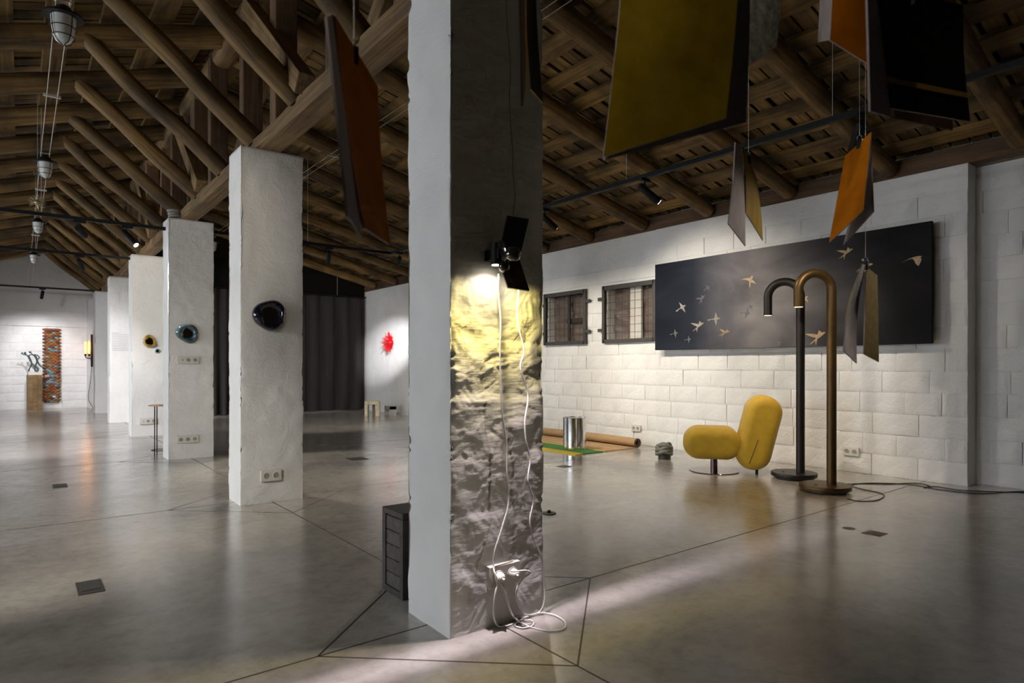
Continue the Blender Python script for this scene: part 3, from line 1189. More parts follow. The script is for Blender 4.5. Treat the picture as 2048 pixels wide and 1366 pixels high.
slab('upper_slab', [fpt(993, 520, 0.07), fpt(1037, 520, 0.07), fpt(1056, 438, 0.10), fpt(1013, 431, 0.10)], 0.008, GLOSSB, wlmp)
slab('lower_slab', [fpt(1014, 577, 0.12), fpt(1057, 583, 0.12), fpt(1037, 520, 0.07), fpt(996, 522, 0.07)], 0.008, GLOSSB, wlmp)
dc = fpt(1005, 507, 0.09)
mb = MB()
prof = [(0.0, -0.013), (0.03, -0.012), (0.036, -0.005), (0.036, 0.005), (0.03, 0.012), (0.0, 0.013)]
mb.lathe(prof, 32)
R_ = Euler((0, math.radians(78), math.radians(-12)), 'XYZ').to_matrix()
mb.v = [tuple(R_ @ Vector((p[0] * 1.45, p[1] * 1.45, p[2])) + dc) for p in mb.v]
mb.build('disc', GLOSSB, wlmp, world=True)


def ball(c, r, n=28, k=16):
    return MB().lathe([(max(1e-4, r * math.sin(math.pi * i / k)), -r * math.cos(math.pi * i / k)) for i in range(k + 1)], n, c)


ball(fpt(1026, 508, 0.16), 0.031).build('globe', SMOKE, wlmp, world=True)
ball(fpt(1008, 533, 0.11), 0.023).build('small_globe', SMOKE, wlmp, world=True)
cc = fpt(993, 512, 0.062)
MB().tube([cc + Vector((0, 0, .05)), cc + Vector((0, 0, -0.035))], [0.022, 0.022], 24).build('lamp_tube', BLACK, wlmp, world=True)
MB().cyl(cc + Vector((0, 0, -0.0355)), cc + Vector((0, 0, -0.0365)), 0.018, 20).build('lens', emit('lamp_lens', (1.0, 0.9, 0.72), 25), wlmp, world=True)
MB().box(dc.x - 0.02, dc.x + 0.02, dc.y, Y0 + 0.01, dc.z - 0.02, dc.z + 0.02).build('bracket', BLACK, wlmp, world=True)
ld = bpy.data.lights.new('wall_lamp_light', 'SPOT')
ld.energy = 270
ld.spot_size = math.radians(166)
ld.spot_blend = 0.5
ld.shadow_soft_size = 0.012
ld.use_nodes = True
t = ld.node_tree
em = t.nodes['Emission']
tc = N(t, 'ShaderNodeTexCoord')
sx = N(t, 'ShaderNodeSeparateXYZ')
t.links.new(tc.outputs['Normal'], sx.inputs[0])
ab = N(t, 'ShaderNodeMath', operation='ABSOLUTE')
t.links.new(sx.outputs[1], ab.inputs[0])
# the lamp's dichroic fan beam: lilac-white blade parallel to the wall, yellow fringe, weak warm spill
rp = ramp(t, ab.outputs[0], [(0.0, (0.60, 0.53, 0.60)), (0.035, (0.45, 0.39, 0.44)), (0.075, (0.145, 0.122, 0.128)), (0.125, (0.125, 0.104, 0.066)), (0.2, (0.10, 0.080, 0.024)), (0.3, (0.026, 0.0215, 0.010)), (0.5, (0.007, 0.006, 0.0042)), (1.0, (0.004, 0.0035, 0.003))])
t.links.new(rp.outputs[0], em.inputs['Color'])
em.inputs['Strength'].default_value = 1.0
lo = bpy.data.objects.new('wall_lamp_light', ld)
COL.objects.link(lo)
lo.parent = wlmp
lo.location = cc + Vector((0.0, 0.0, -0.055)) - lampc
lo.rotation_euler = (0, 0, 0)

# cords of the wall lamp
off = 0.03
pts = [(1019, -40), (1013, 0), (1015, 60), (1021, 130), (1019, 210), (1025, 300), (1026, 350), (1030, 395), (1026, 432)]
tag(MB().tube(spline([fpt(x, y, 0.028) for x, y in pts]), 0.0016, 6).build('feed_cord', mat('grey_cord', (0.22, 0.22, 0.21), 0.5), wlmp, True), 'thin grey cord running down the column')
zf = 0.005
pa = [fpt(x, y, off) for x, y in [(997, 548), (996, 580), (1001, 640), (1000, 700), (1001, 760), (1005, 830), (1013, 890), (1014, 950), (1017, 1005), (1004, 1055), (990, 1100), (987, 1130)]]
pa += [fpt(991, 1150, 0.05), fpt(1008, 1180, 0.055), fpt(1018, 1215, 0.05), fpt(1030, 1236, 0.06)]
pa += [fl(1058, 1253, zf), fl(1100, 1262, zf), fl(1128, 1257, zf), fl(1129, 1243, zf), fl(1108, 1230, zf), fl(1080, 1226, zf + 0.004), fl(1050, 1235, zf), fl(1030, 1250, zf), fl(1046, 1256, zf), fl(1066, 1250, zf), fl(1060, 1240, zf + 0.004), fl(1035, 1245, zf), fl(1012, 1252, zf)]
pa += [fpt(994, 1250, 0.03), fpt(987, 1225, 0.05), fpt(990, 1190, 0.055), fpt(995, 1165, 0.05), fpt(992, 1150, 0.045)]
tag(MB().tube(spline(pa), 0.0033, 8).build('power_cord', CORDW, wlmp, True), 'white power cord looping to the left outlet')
pb = [fpt(x, y, off) for x, y in [(1037, 578), (1035, 640), (1048, 700), (1041, 735), (1056, 790), (1050, 840), (1052, 880), (1060, 920), (1056, 960), (1066, 1000), (1060, 1040), (1066, 1075), (1083, 1115), (1087, 1150), (1090, 1185), (1086, 1212)]]
pb += [fl(1076, 1226, zf + 0.004), fl(1056, 1230, zf + 0.01), fpt(1045, 1225, 0.05), fpt(1034, 1200, 0.06), fpt(1033, 1180, 0.065), fpt(1045, 1158, 0.075), fpt(1060, 1146, 0.08), fpt(1052, 1141, 0.078), fpt(1030, 1143, 0.07), fpt(1022, 1142, 0.055)]
tag(MB().tube(spline(pb), 0.0033, 8).build('power_cord', CORDW, wlmp, True), 'white power cord down the right side')
p = ony(1002, 1146, Y0)
ws = socket('double white socket with two plugs on the nearest column', (p.x, Y0 - 0.018, p.z), 2, 0.088, 'y')
MB().box(-0.07, 0.07, 0.0, 0.03, -0.04, 0.04).build('back_box', PLASTIC, ws)
for s_, nm in ((-1, 'left'), (1, 'right')):
    pg = thing('power_plug', 'white round plug in the %s outlet of the column socket' % nm, 'plug', (p.x + s_ * 0.0355, Y0 - 0.031, p.z), group='white plugs on the nearest column')
    MB().tube([(0, 0.002, 0), (0, -0.012, 0), (0, -0.022, 0), (0, -0.030, 0)], [0.021, 0.0205, 0.017, 0.009], 20).build('plug_body', PLASTIC, pg)
    MB().tube([(0, -0.028, 0), (0.0, -0.042, -0.003)], [0.0055, 0.0042], 10).build('strain_relief', PLASTIC, pg)

# ---------------------------------------------------------------- ceramic mirrors on the columns
MIRR = mat('mirror_glass', (0.55, 0.48, 0.35), 0.03, 1.0)


def blob_mirror(label, c, w_, h_, glaze, seed, hole=0.52, ridges=0, thick=0.045, shape=None):
    t = thing('ceramic_mirror', label, 'mirror', c, group='glazed ceramic mirrors on the columns')
    n, kk = 56, 16
    ol, inn = [], []
    for i in range(n):
        a = 2 * math.pi * i / n
        r = 1 + 0.09 * math.sin(2 * a + seed) + 0.06 * math.sin(3 * a + seed * 2.3) + (0.035 * math.sin(ridges * a) if ridges else 0)
        if shape:
            r = shape(a)
        ol.append(Vector((math.cos(a) * r * w_ / 2, 0, math.sin(a) * r * h_ / 2)))
        ri = hole * (1 + 0.1 * math.sin(3 * a + seed) + 0.05 * math.sin(5 * a))
        inn.append(Vector((math.cos(a) * ri * w_ / 2, 0, math.sin(a) * ri * h_ / 2)))
    P = []
    for i in range(n + 1):
        o_, q = ol[i % n], inn[i % n]
        row = []
        for j in range(kk + 1):
            b_ = math.pi * j / kk
            u = (1 - math.cos(b_)) / 2
            y = -thick * (math.sin(b_) ** 0.8 if 0 < j < kk else 0) * (1 + 0.15 * math.sin(4 * 2 * math.pi * i / n + seed))
            pt = o_.lerp(q, u)
            row.append((pt.x, y, pt.z))
        P.append(row)
    MB().grid(P).build('ceramic_ring', glaze, t, sharp=0).data.polygons.foreach_set('use_smooth', [True] * (n * kk))
    MB().add([(q.x * 1.1, -0.012, q.z * 1.1) for q in inn], [tuple(range(n))]).build('mirror_pane', MIRR, t, sharp=0)


def glaze(name, c):
    return mat(name, c, 0.08, coat=1.0, var=0.45, vscale=16, spec=0.6)


def shp1(a):
    base = 1.0 + 0.06 * math.cos(2 * a) - 0.06 * math.cos(3 * a + 0.3)
    q = abs(math.cos(a))
    return min(base, 0.93 / max(0.05, math.cos(a))) if math.cos(a) > 0.5 else base


p = ony(539, 631, CY[1])
blob_mirror('dark blue lumpy ceramic mirror on the second column', (p.x, FACE[1] - 0.002, p.z), 0.235, 0.255, glaze('cobalt_glaze', (0.004, 0.004, 0.018)), 0.8, 0.52, shape=shp1)
p = ony(375, 667, CY[2])
blob_mirror('teal lumpy ceramic mirror on the third column', (p.x, FACE[2] - 0.002, p.z), 0.22, 0.235, glaze('teal_glaze', (0.05, 0.095, 0.11)), 2.2, 0.45)
p = ony(299, 683, CY[3])
blob_mirror('small amber fluted ceramic mirror on the fourth column', (p.x, FACE[3] - 0.002, p.z), 0.19, 0.185, glaze('amber_glaze', (0.33, 0.19, 0.03)), 4.0, 0.5, ridges=12, thick=0.06)
p = ony(315, 702, CY[3])
blob_mirror('tiny teal ceramic ring at the edge of the fourth column', (p.x, FACE[3] - 0.002, p.z), 0.07, 0.07, glaze('pale_teal_glaze', (0.10, 0.25, 0.24)), 1.0, 0.5, thick=0.02)

# faint wall text on the fifth column
TXT = mat('grey_text', (0.55, 0.53, 0.52), 0.7)
wt = thing('wall_text', 'faint grey lines of text printed on the fifth column', 'text', (1.54, FACE[4] - 0.008, 1.5))
for i in range(11):
    MB().box(-0.20, 0.12 + 0.06 * random.random() if i else -0.05, -0.001, 0.001, 0.16 - 0.032 * i, 0.167 - 0.032 * i).build('text_line', TXT, wt)

# ---------------------------------------------------------------- painting with swallows
pp = thing('painting', 'long dark canvas with gold swallows hanging on the aisle wall', 'painting', (WX - 0.02, 3.68, 1.25))


def canvas_mat():
    m, t, b = nt('stormy_canvas')
    b.inputs['Roughness'].default_value = 0.8
    b.inputs['Specular IOR Level'].default_value = 0.08
    tc = N(t, 'ShaderNodeTexCoord')
    mp = N(t, 'ShaderNodeMapping')
    mp.inputs['Scale'].default_value = (1, 0.7, 1.5)
    mp.inputs['Location'].default_value = (0, 3.3, 0.7)
    t.links.new(tc.outputs['Object'], mp.inputs[0])
    n = N(t, 'ShaderNodeTexNoise')
    n.inputs['Scale'].default_value = 1.1
    n.inputs['Detail'].default_value = 4
    n.inputs['Distortion'].default_value = 0.8
    t.links.new(mp.outputs[0], n.inputs['Vector'])
    sp = N(t, 'ShaderNodeSeparateXYZ')
    t.links.new(tc.outputs['Object'], sp.inputs[0])
    # printed cloud plus a broad patch of light put into the colour: paler middle, navy to the window side, near black to the other
    ry = N(t, 'ShaderNodeMapRange', interpolation_type='SMOOTHSTEP')
    ry.inputs[1].default_value = -1.5
    ry.inputs[2].default_value = 1.56
    t.links.new(sp.outputs[1], ry.inputs[0])
    rc = ramp(t, ry.outputs[0], [(0.0, (0.016, 0.016, 0.017)), (0.2, (0.055, 0.053, 0.056)), (0.42, (0.15, 0.143, 0.145)), (0.58, (0.22, 0.21, 0.21)), (0.74, (0.12, 0.12, 0.135)), (0.9, (0.028, 0.033, 0.046)), (1.0, (0.014, 0.018, 0.027))])
    rn = ramp(t, n.outputs[0], [(0.3, (0.45, 0.45, 0.48)), (0.7, (1.4, 1.35, 1.3))])
    mx = N(t, 'ShaderNodeMix', data_type='RGBA', blend_type='MULTIPLY')
    mx.inputs[0].default_value = 1
    t.links.new(rc.outputs[0], mx.inputs[6])
    t.links.new(rn.outputs[0], mx.inputs[7])
    t.links.new(mx.outputs[2], b.inputs['Base Color'])
    return m


PW, PH = 3.09, 1.085
PXF = -0.135
MB().box(PXF, PXF + 0.035, -PW / 2, PW / 2, 0, PH).build('canvas', canvas_mat(), pp, sharp=0, bevel=0.004)
for q in (-1.3, 0, 1.3):
    MB().box(PXF + 0.035, -0.012, q - 0.02, q + 0.02, 0.2, PH - 0.2).build('stretcher_block', BEAMW, pp)
SW = [  # outlines (u to the right, v up)
    [(-1.0, -0.55), (-0.55, -0.22), (-0.2, -0.05), (-0.15, 0.25), (-0.35, 0.95), (0.0, 0.6), (0.22, 0.2), (0.45, 0.16), (0.62, 0.02), (0.45, -0.08), (0.15, -0.12), (0.05, -0.5), (-0.18, -0.95), (-0.2, -0.4), (-0.35, -0.28), (-0.95, -0.72), (-0.55, -0.35)],
    [(-1.0, 0.0), (-0.45, 0.05), (-0.15, 0.12), (-0.05, 0.55), (-0.02, 1.0), (0.16, 0.5), (0.25, 0.2), (0.5, 0.15), (0.6, 0.05), (0.4, -0.05), (0.2, -0.15), (0.15, -0.55), (0.06, -0.95), (-0.05, -0.5), (-0.12, -0.1), (-0.5, -0.05), (-0.9, -0.22)],
    [(-1.0, -0.7), (-0.6, -0.42), (-0.25, -0.2), (-0.6, 0.1), (-1.0, 0.55), (-0.4, 0.35), (-0.05, 0.12), (0.2, 0.55), (0.35, 0.2), (0.5, 0.25), (0.62, 0.12), (0.45, 0.0), (0.1, -0.2), (-0.2, -0.32), (-0.5, -0.95), (-0.45, -0.45), (-0.7, -0.6)],
    [(-1.2, -0.25), (-0.5, 0.1), (0.0, 0.22), (0.4, 0.22), (0.6, 0.12), (0.45, 0.05), (0.5, -0.3), (0.2, -1.0), (0.0, -0.7), (-0.1, -0.2), (-0.2, 0.03), (-0.6, 0.0)],
]
GOLD = mat('gold_print', (0.34, 0.22, 0.10), 0.5, var=0.35, vscale=40)
PALE = mat('pale_print', (0.30, 0.26, 0.22), 0.6, var=0.4, vscale=40)
FAINT = mat('faint_print', (0.11, 0.11, 0.12), 0.6)
xf = WX - 0.02 + PXF - 0.0006
BIRDS = [(1500, 560, 17, 1.0, 0, GOLD), (1364, 615, 15, 0.45, 1, PALE), (1398, 650, 16, 0.2, 2, PALE), (1431, 638, 16, 0.0, 1, PALE), (1451, 664, 13, -0.1, 2, GOLD),
         (1415, 576, 10, 0.5, 1, FAINT), (1404, 596, 12, 0.5, 2, FAINT), (1466, 580, 9, -0.4, 0, FAINT), (1493, 627, 13, -0.3, 1, FAINT), (1501, 614, 9, 0.4, 1, FAINT), (1350, 667, 11, 0.1, 1, FAINT),
         (1377, 679, 9, 0.0, 1, FAINT), (1558, 686, 9, 0.3, 0, FAINT), (1694, 503, 17, 0.2, 2, GOLD), (1830, 517, 19, 0.1, 3, GOLD), (1732, 531, 19, 0.1, 0, GOLD), (1610, 597, 12, 0.7, 0, GOLD), (1637, 671, 22, 0.3, 2, GOLD), (1583, 552, 8, 0.6, 1, FAINT)]
for px, py, s_, rz, pose, mt in BIRDS:
    c = onx(px, py, xf)
    dep = c.x * ST + c.y * CT
    sc = s_ * 0.86 * dep / F
    ol = []
    for u, v in SW[pose]:
        ol.append((math.cos(rz) * u - math.sin(rz) * v, math.sin(rz) * u + math.cos(rz) * v))
    k = len(ol)
    vs = [(xf, c.y - u * sc * 1.35, c.z + v * sc) for u, v in ol] + [(xf + 0.0012, c.y - u * sc * 1.35, c.z + v * sc) for u, v in ol]
    MB().add(vs, [tuple(range(k))] + [(i, (i + 1) % k, k + (i + 1) % k, k + i) for i in range(k)]).build('swallow', mt, pp, world=True, sharp=0)
# caption sheet
cs = thing('caption_sheet', 'small pale caption sheet under the left end of the painting', 'label', (WX - 0.012, 5.225, 1.03))
MB().box(-0.0035, 0.0, -0.06, 0.06, 0, 0.195).build('sheet', mat('caption_paper', (0.72, 0.71, 0.68), 0.6), cs)
for i in range(9):
    MB().box(-0.0042, -0.0035, -0.01 if i in (0, 1, 5, 6) else -0.05, 0.05, 0.17 - 0.018 * i, 0.175 - 0.018 * i).build('text_line', TXT, cs)

# ---------------------------------------------------------------- yellow lounge chair
VELVET = mat('mustard_velvet', (0.47, 0.29, 0.008), 0.7, var=0.15, vscale=9, bump=0.1, bscale=60, sheen=0.2)
CHROME = mat('chrome', (0.75, 0.75, 0.76), 0.06, 1.0)
MAROON = mat('maroon_lacquer', (0.10, 0.018, 0.022), 0.12, coat=1.0)


def pill(a, R, depth, rnd=0.09, n=48, k=9):
    """stadium of half length a (along local x) and radius R, extruded along y with rounded sides"""
    rings = []
    hd = depth / 2
    for i in range(2 * k + 2):
        if i <= k:
            q = math.pi / 2 * i / k
            y = -hd + rnd * (1 - math.sin(q))
            ins = rnd * (1 - math.cos(math.pi / 2 - q)) if False else rnd * (1 - math.sin(q)) * 0
            yy, inset = -hd + rnd * (1 - math.sin(q)), 0
            inset = rnd * (1 - math.sin(q))
            yy = -hd + rnd * (1 - math.cos(math.pi / 2 - q)) if False else -hd + rnd - rnd * math.cos(q)
        else:
            q = math.pi / 2 * (2 * k + 1 - i) / k
            inset = rnd * (1 - math.sin(q))
            yy = hd - rnd + rnd * math.cos(q)
        r = R - inset
        ring = []
        for j in range(n):
            b_ = 2 * math.pi * j / n
            ring.append((math.cos(b_) * r + (a if math.cos(b_) >= 0 else -a), yy, math.sin(b_) * r))
        rings.append(ring)
    m = MB()
    P = [rg + [rg[0]] for rg in rings]
    m.grid(P)
    m.add([rings[0][j] for j in range(n)], [tuple(range(n))])
    m.add([rings[-1][j] for j in range(n)], [tuple(reversed(range(n)))])
    return m


cb = fl(1428, 942)
ch = thing('lounge_chair', 'mustard yellow velvet lounge chair made of two rounded cushions', 'chair', (cb.x, cb.y, 0), -TH - 0.27)
m = pill(0.12, 0.155, 0.46)
m.v = [(p[0] - 0.025, p[1], p[2] + 0.292) for p in m.v]
m.build('seat', VELVET, ch, sharp=60)
m = pill(0.20, 0.165, 0.44)
R_ = Matrix.Rotation(-math.radians(90 - 14), 3, 'Y')
m.v = [tuple(R_ @ Vector(p) + Vector((0.405, 0, 0.405))) for p in m.v]
bkr = m.build('backrest', VELVET, ch, sharp=60)
s0 = R_ @ Vector((-0.30, -0.221, 0.02)) + Vector((0.405, 0, 0.405))
s1 = R_ @ Vector((-0.06, -0.221, -0.0)) + Vector((0.405, 0, 0.405))
MB().cyl(s0, s1, 0.0035, 6).build('seam', mat('dark_seam', (0.06, 0.03, 0.01), 0.7), bkr)
MB().lathe([(0.0, 0.0), (0.235, 0.0), (0.238, 0.004), (0.235, 0.008), (0.0, 0.008)], 48).build('base_disc', mat('maroon_steel', (0.22, 0.15, 0.15), 0.15, 0.85), ch)
MB().cyl((0, 0, 0.008), (0, 0, 0.15), 0.035, 24).build('stem', MAROON, ch)
MB().tube([(0.39, -0.1, 0.0), (0.39, -0.1, 0.03), (0.395, -0.1, 0.07)], [0.012, 0.014, 0.014], 12).build('rear_foot', BLACK, ch)
MB().box(0.18, 0.34, -0.03, 0.03, 0.20, 0.23).build('joining_bracket', BLACK, ch)

# ---------------------------------------------------------------- arc floor lamps
BRONZE = mat('bronze_finish', (0.10, 0.058, 0.018), 0.42, 0.7, var=0.15, vscale=20)
DBRONZ = mat('dark_bronze_finish', (0.022, 0.017, 0.014), 0.4, 0.5)


def arc_lamp(label, c, pole_off, rad, rot, zc, zend, r, rb, mt, watts):
    t = thing('arc_floor_lamp', label, 'floor lamp', (c.x, c.y, 0), rot, group='cane shaped floor lamps')
    MB().lathe([(0.0, 0.012), (rb - 0.02, 0.012), (rb - 0.02, 0.02), (rb - 0.002, 0.022), (rb, 0.026), (rb, 0.052), (rb - 0.003, 0.056), (0.0, 0.056)], 56).build('base', mt, t)
    MB().lathe([(rb - 0.045, 0.0), (rb - 0.045, 0.013)], 40).build('foot_ring', BLACK, t)
    MB().cyl((-rb * 0.45, -0.03, 0.056), (-rb * 0.45, -0.03, 0.059), 0.012, 12).build('foot_switch', BLACK, t)
    pts = [(pole_off, 0, 0.05), (pole_off, 0, 0.5), (pole_off, 0, 1.0), (pole_off, 0, zc)]
    for i in range(1, 21):
        a = math.pi * i / 20
        pts.append((pole_off - rad + rad * math.cos(a), 0, zc + rad * math.sin(a)))
    xe = pole_off - 2 * rad
    pts.append((xe, 0, zend))
    MB().tube(pts, r, 24).build('pole', mt, t)
    MB().tube([(xe, 0, zend + 0.02), (xe, 0, zend - 0.004)], [r * 1.02, r * 1.02], 24, caps=False).build('shade_rim', mt, t)
    MB().cyl((xe, 0, zend - 0.001), (xe, 0, zend - 0.003), r * 0.86, 20).build('diffuser', emit('arc_lamp_glow', (1.0, 0.62, 0.25), 9), t)
    ld = bpy.data.lights.new('arc_lamp_light', 'SPOT')
    ld.energy = watts
    ld.color = (1.0, 0.72, 0.42)
    ld.spot_size = math.radians(110)
    ld.spot_blend = 0.8
    ld.shadow_soft_size = r * 0.8
    lo = bpy.data.objects.new('arc_lamp_light', ld)
    COL.objects.link(lo)
    lo.parent = t
    lo.location = (xe, 0, zend - 0.03)
    return t


c = fl(1650, 982)
al1 = arc_lamp('bronze cane shaped floor lamp nearest to the camera', c, 0.055, 0.139, -TH, 1.05 + (732 - 578) / F * 5.25 + 0.0, 1.05 + (732 - 612) / F * 5.25, 0.0385, 0.202, BRONZE, 14)
c = fl(1588, 956)
al2 = arc_lamp('dark bronze cane shaped floor lamp behind the bronze one', c, 0.055, 0.142, -TH - 0.52, 1.05 + (732 - 592) / F * 5.9, 1.05 + (732 - 628) / F * 5.9, 0.0385, 0.202, DBRONZ, 14)
CORDB = mat('black_cord', (0.012, 0.011, 0.01), 0.5)
zc = 0.004
pts = [fl(x, y, zc) for x, y in [(1632, 968), (1650, 966), (1690, 968), (1720, 967), (1780, 968), (1830, 966), (1860, 972), (1848, 975), (1872, 973), (1920, 980), (1980, 983), (2060, 985), (2100, 986)]]
tag(MB().tube(spline(pts), 0.0035, 6).build('cord', CORDB, al2, True), 'black cord along the wall foot')
pts = [fl(x, y, zc) for x, y in [(1695, 998), (1720, 1002), (1750, 1001), (1768, 993), (1760, 986), (1720, 977), (1703, 970), (1740, 966), (1820, 969), (1880, 979), (1960, 987), (2030, 983), (2100, 984)]]
tag(MB().tube(spline(pts), 0.0035, 6).build('cord', CORDB, al1, True), 'black cord looping on the floor')

# ---------------------------------------------------------------- chrome stool, rug, stone sculpture
sb = fl(1150, 900)
st = thing('chrome_stool', 'chrome side stool shaped like bundled tubes on the rug', 'stool', (sb.x, sb.y, 0.012))
hgt = 0.395
pr = []
for i in range(72):
    a = 2 * math.pi * i / 72
    r = 0.118 + 0.030 * abs(math.cos(2.5 * a + 0.5)) ** 0.8
    pr.append((r * math.cos(a), r * math.sin(a)))
P = [[(x, y, z) for z in (0, hgt * .5, hgt)] for x, y in pr + pr[:1]]
MB().grid(P).build('wall_tube', CHROME, st, sharp=0).data.polygons.foreach_set('use_smooth', [True] * 144)
MB().add([(x * 0.995, y * 0.995, hgt - 0.004) for x, y in pr], [tuple(range(72))]).build('top_plate', CHROME, st, sharp=0)
MB().tube([(x, y, hgt) for x, y in pr], 0.0025, 6, closed=True).build('top_rim', CHROME, st)

TAN = mat('tan_rug', (0.42, 0.27, 0.135), 0.9, var=0.3, vscale=5, stretch=(1, 0.25, 1), bump=0.5, bscale=90, bdist=0.004, detail=9)
GREEN = mat('green_rug', (0.045, 0.17, 0.03), 0.9, bump=0.5, bscale=120, bdist=0.004, var=0.2, vscale=20)
YEL = mat('yellow_rug', (0.62, 0.45, 0.05), 0.9, bump=0.5, bscale=120, bdist=0.004)
RUGB = mat('rug_backing', (0.10, 0.07, 0.045), 0.9)
rx0, ry0, ry1, rxr = 5.14, 5.40, 8.6, 6.22
rg = thing('rug', 'tan rug with green and yellow stripes, rolled up along the wall', 'rug', (rx0, ry0, 0))
MB().box(0, 0.13, 0, ry1 - ry0, 0, 0.012).build('yellow_stripe', YEL, rg)
MB().box(0.13, 0.47, 0, ry1 - ry0, 0, 0.0122).build('green_stripe', GREEN, rg)
MB().box(0.47, 0.50, 0, ry1 - ry0, 0, 0.0124).build('yellow_line', YEL, rg)
MB().box(0.50, rxr - rx0, 0, ry1 - ry0, 0, 0.0123).build('tan_field', TAN, rg)
# rolled end: spiral section swept along y
sec_o, sec_i = [], []
for i in range(70):
    a = 2 * math.pi * 2.4 * i / 69
    r = 0.066 - 0.040 * i / 69
    sec_o.append((rxr - rx0 + r * math.sin(a) * 1.15 - 0.0, 0.068 - r * math.cos(a) * 0.98))
    r2 = r - 0.011
    sec_i.append((rxr - rx0 + r2 * math.sin(a) * 1.15, 0.068 - r2 * math.cos(a) * 0.98))
m = MB()
ys = np.linspace(-0.01, ry1 - ry0, 14)
P = [[(x, float(y), z + 0.006 * math.sin(y * 2.3)) for y in ys] for x, z in sec_o]
m.grid(P, 0, True)
P = [[(x, float(y), z + 0.006 * math.sin(y * 2.3)) for y in ys] for x, z in sec_i]
m.grid(P, 1)
for e_ in (0, -1):
    y = float(ys[e_])
    P = [[(sec_o[i][0], y, sec_o[i][1] + 0.006 * math.sin(y * 2.3)), (sec_i[i][0], y, sec_i[i][1] + 0.006 * math.sin(y * 2.3))] for i in range(70)]
    m.grid(P, 1)
m.build('rolled_end', [TAN, RUGB], rg, sharp=50)

STONE = mat('grey_green_stone', (0.13, 0.125, 0.10), 0.55, var=0.45, vscale=22, bump=0.5, bscale=50)
kb = fl(1329, 918)
kn = thing('knot_sculpture', 'grey stone knot sculpture on a low dark drum on the floor', 'sculpture', (kb.x, kb.y, 0))
MB().lathe([(0.07, 0), (0.07, 0.055), (0.0, 0.055)], 28).build('drum', mat('dark_drum', (0.03, 0.025, 0.022), 0.5), kn)
m = MB()
for q in range(5):
    pts = []
    rr = random.Random(q)
    for i in range(26):
        a = 2 * math.pi * i / 26
        pts.append(((0.085 + 0.014 * math.sin(3 * a + q)) * math.cos(a) * (1 - 0.09 * q), (0.075 + 0.012 * math.cos(2 * a + q)) * math.sin(a), 0.075 + 0.018 * q + 0.016 * math.sin(2 * a + q * 1.7)))
    m.tube(pts, 0.021, 10, closed=True)
m.build('coil', STONE, kn)
ball((0.0, -0.03, 0.158), 0.030).build('boulder', STONE, kn)
ball((-0.05, 0.0, 0.150), 0.026).build('boulder', STONE, kn)
pts = [(0.045 + 0.045 * math.cos(a), -0.02, 0.145 + 0.035 * math.sin(a)) for a in [math.pi * (i / 14) - 0.4 for i in range(19)]]
MB().tube(pts, 0.011, 8).build('loop', STONE, kn)

# ---------------------------------------------------------------- black box behind the nearest column
CHAR = wood_mat('charred_wood', (0.008, 0.006, 0.005), (0.05, 0.035, 0.026), 0.5, 0.55, 18)
bx = thing('charred_wood_box', 'black charred wood box stool behind the nearest column', 'stool', (1.35, 2.53, 0))
d_ = 0.205
MB().box(0.012, 0.30, 0.012, d_ - 0.012, 0.0, 0.37).build('core', CHAR, bx)
MB().box(0, 0.31, 0, d_, 0.36, 0.388).build('top', CHAR, bx, bevel=0.003)
for y in (0, d_ - 0.035):
    MB().box(0, 0.31, y, y + 0.035, 0, 0.36).build('side_frame', CHAR, bx, bevel=0.002)
MB().box(0.0, 0.02, 0.035, d_ - 0.035, 0.0, 0.03).build('bottom_rail', CHAR, bx)
for i in range(5):
    MB().box(0.004, 0.014, 0.037, d_ - 0.037, 0.032 + 0.065 * i, 0.032 + 0.065 * i + 0.062).build('panel_board', wood_mat('charred_panel', (0.015, 0.010, 0.008), (0.085, 0.055, 0.035), 0.3, 0.5, 30), bx, bevel=0.001)
q = fl(1098, 1027)
md = thing('metal_foot_plate', 'small black metal foot plate on the floor right of the nearest column', 'plate', (q.x, q.y, 0))
MB().lathe([(0.0, 0), (0.05, 0), (0.05, 0.006), (0.0, 0.008)], 24).build('disc', BLACK, md)
ball((0.0, 0, 0.012), 0.014).build('knob', BLACK, md)

# ---------------------------------------------------------------- far aisle: red sculpture, stone arches
RED = mat('red_lacquer', (0.55, 0.006, 0.012), 0.45)
p = onx(783, 686, WX)
rs = thing('spiky_wall_sculpture', 'red spiky wall sculpture in a round pool of light', 'sculpture', (WX - 0.02, p.y, p.z))
m = ball((0, 0, 0), 0.13, 20, 12)
m.v = [(-0.02 + v[0] * 0.55, v[1] * 0.8, v[2] * 0.9) for v in m.v]
m.build('core', RED, rs)
m = MB()
rr = random.Random(3)
for i in range(260):
    d = Vector((-abs(rr.gauss(0, 0.55)) - 0.02, rr.gauss(0, 1), rr.gauss(0, 1))).normalized()
    b0 = Vector((d.x * 0.05 - 0.02, d.y * 0.09, d.z * 0.105))
    L = rr.uniform(0.05, 0.17)
    d2 = (d + Vector((rr.gauss(0, .2), rr.gauss(0, .25), rr.gauss(0, .25)))).normalized()
    if d2.x > 0:
        d2.x *= -1
    m.tube([b0, b0 + d2 * L], [0.008, 0.0015], 5)
tag(m.build('spikes', RED, rs), kind='stuff')
TRAV = mat('yellow_travertine', (0.62, 0.55, 0.38), 0.6, var=0.3, vscale=12, detail=8)
ab_ = fl(745, 832)
ar = thing('stone_arch_stool', 'pale yellow stone stool shaped like an arch near the curtain', 'stool', (ab_.x, ab_.y, 0), -TH + 0.1)
aw, ah, ad = 0.30, 0.315, 0.22
MB().box(-aw / 2, -aw / 2 + 0.065, -ad / 2, ad / 2, 0, ah - 0.07).build('leg', TRAV, ar, bevel=0.004)
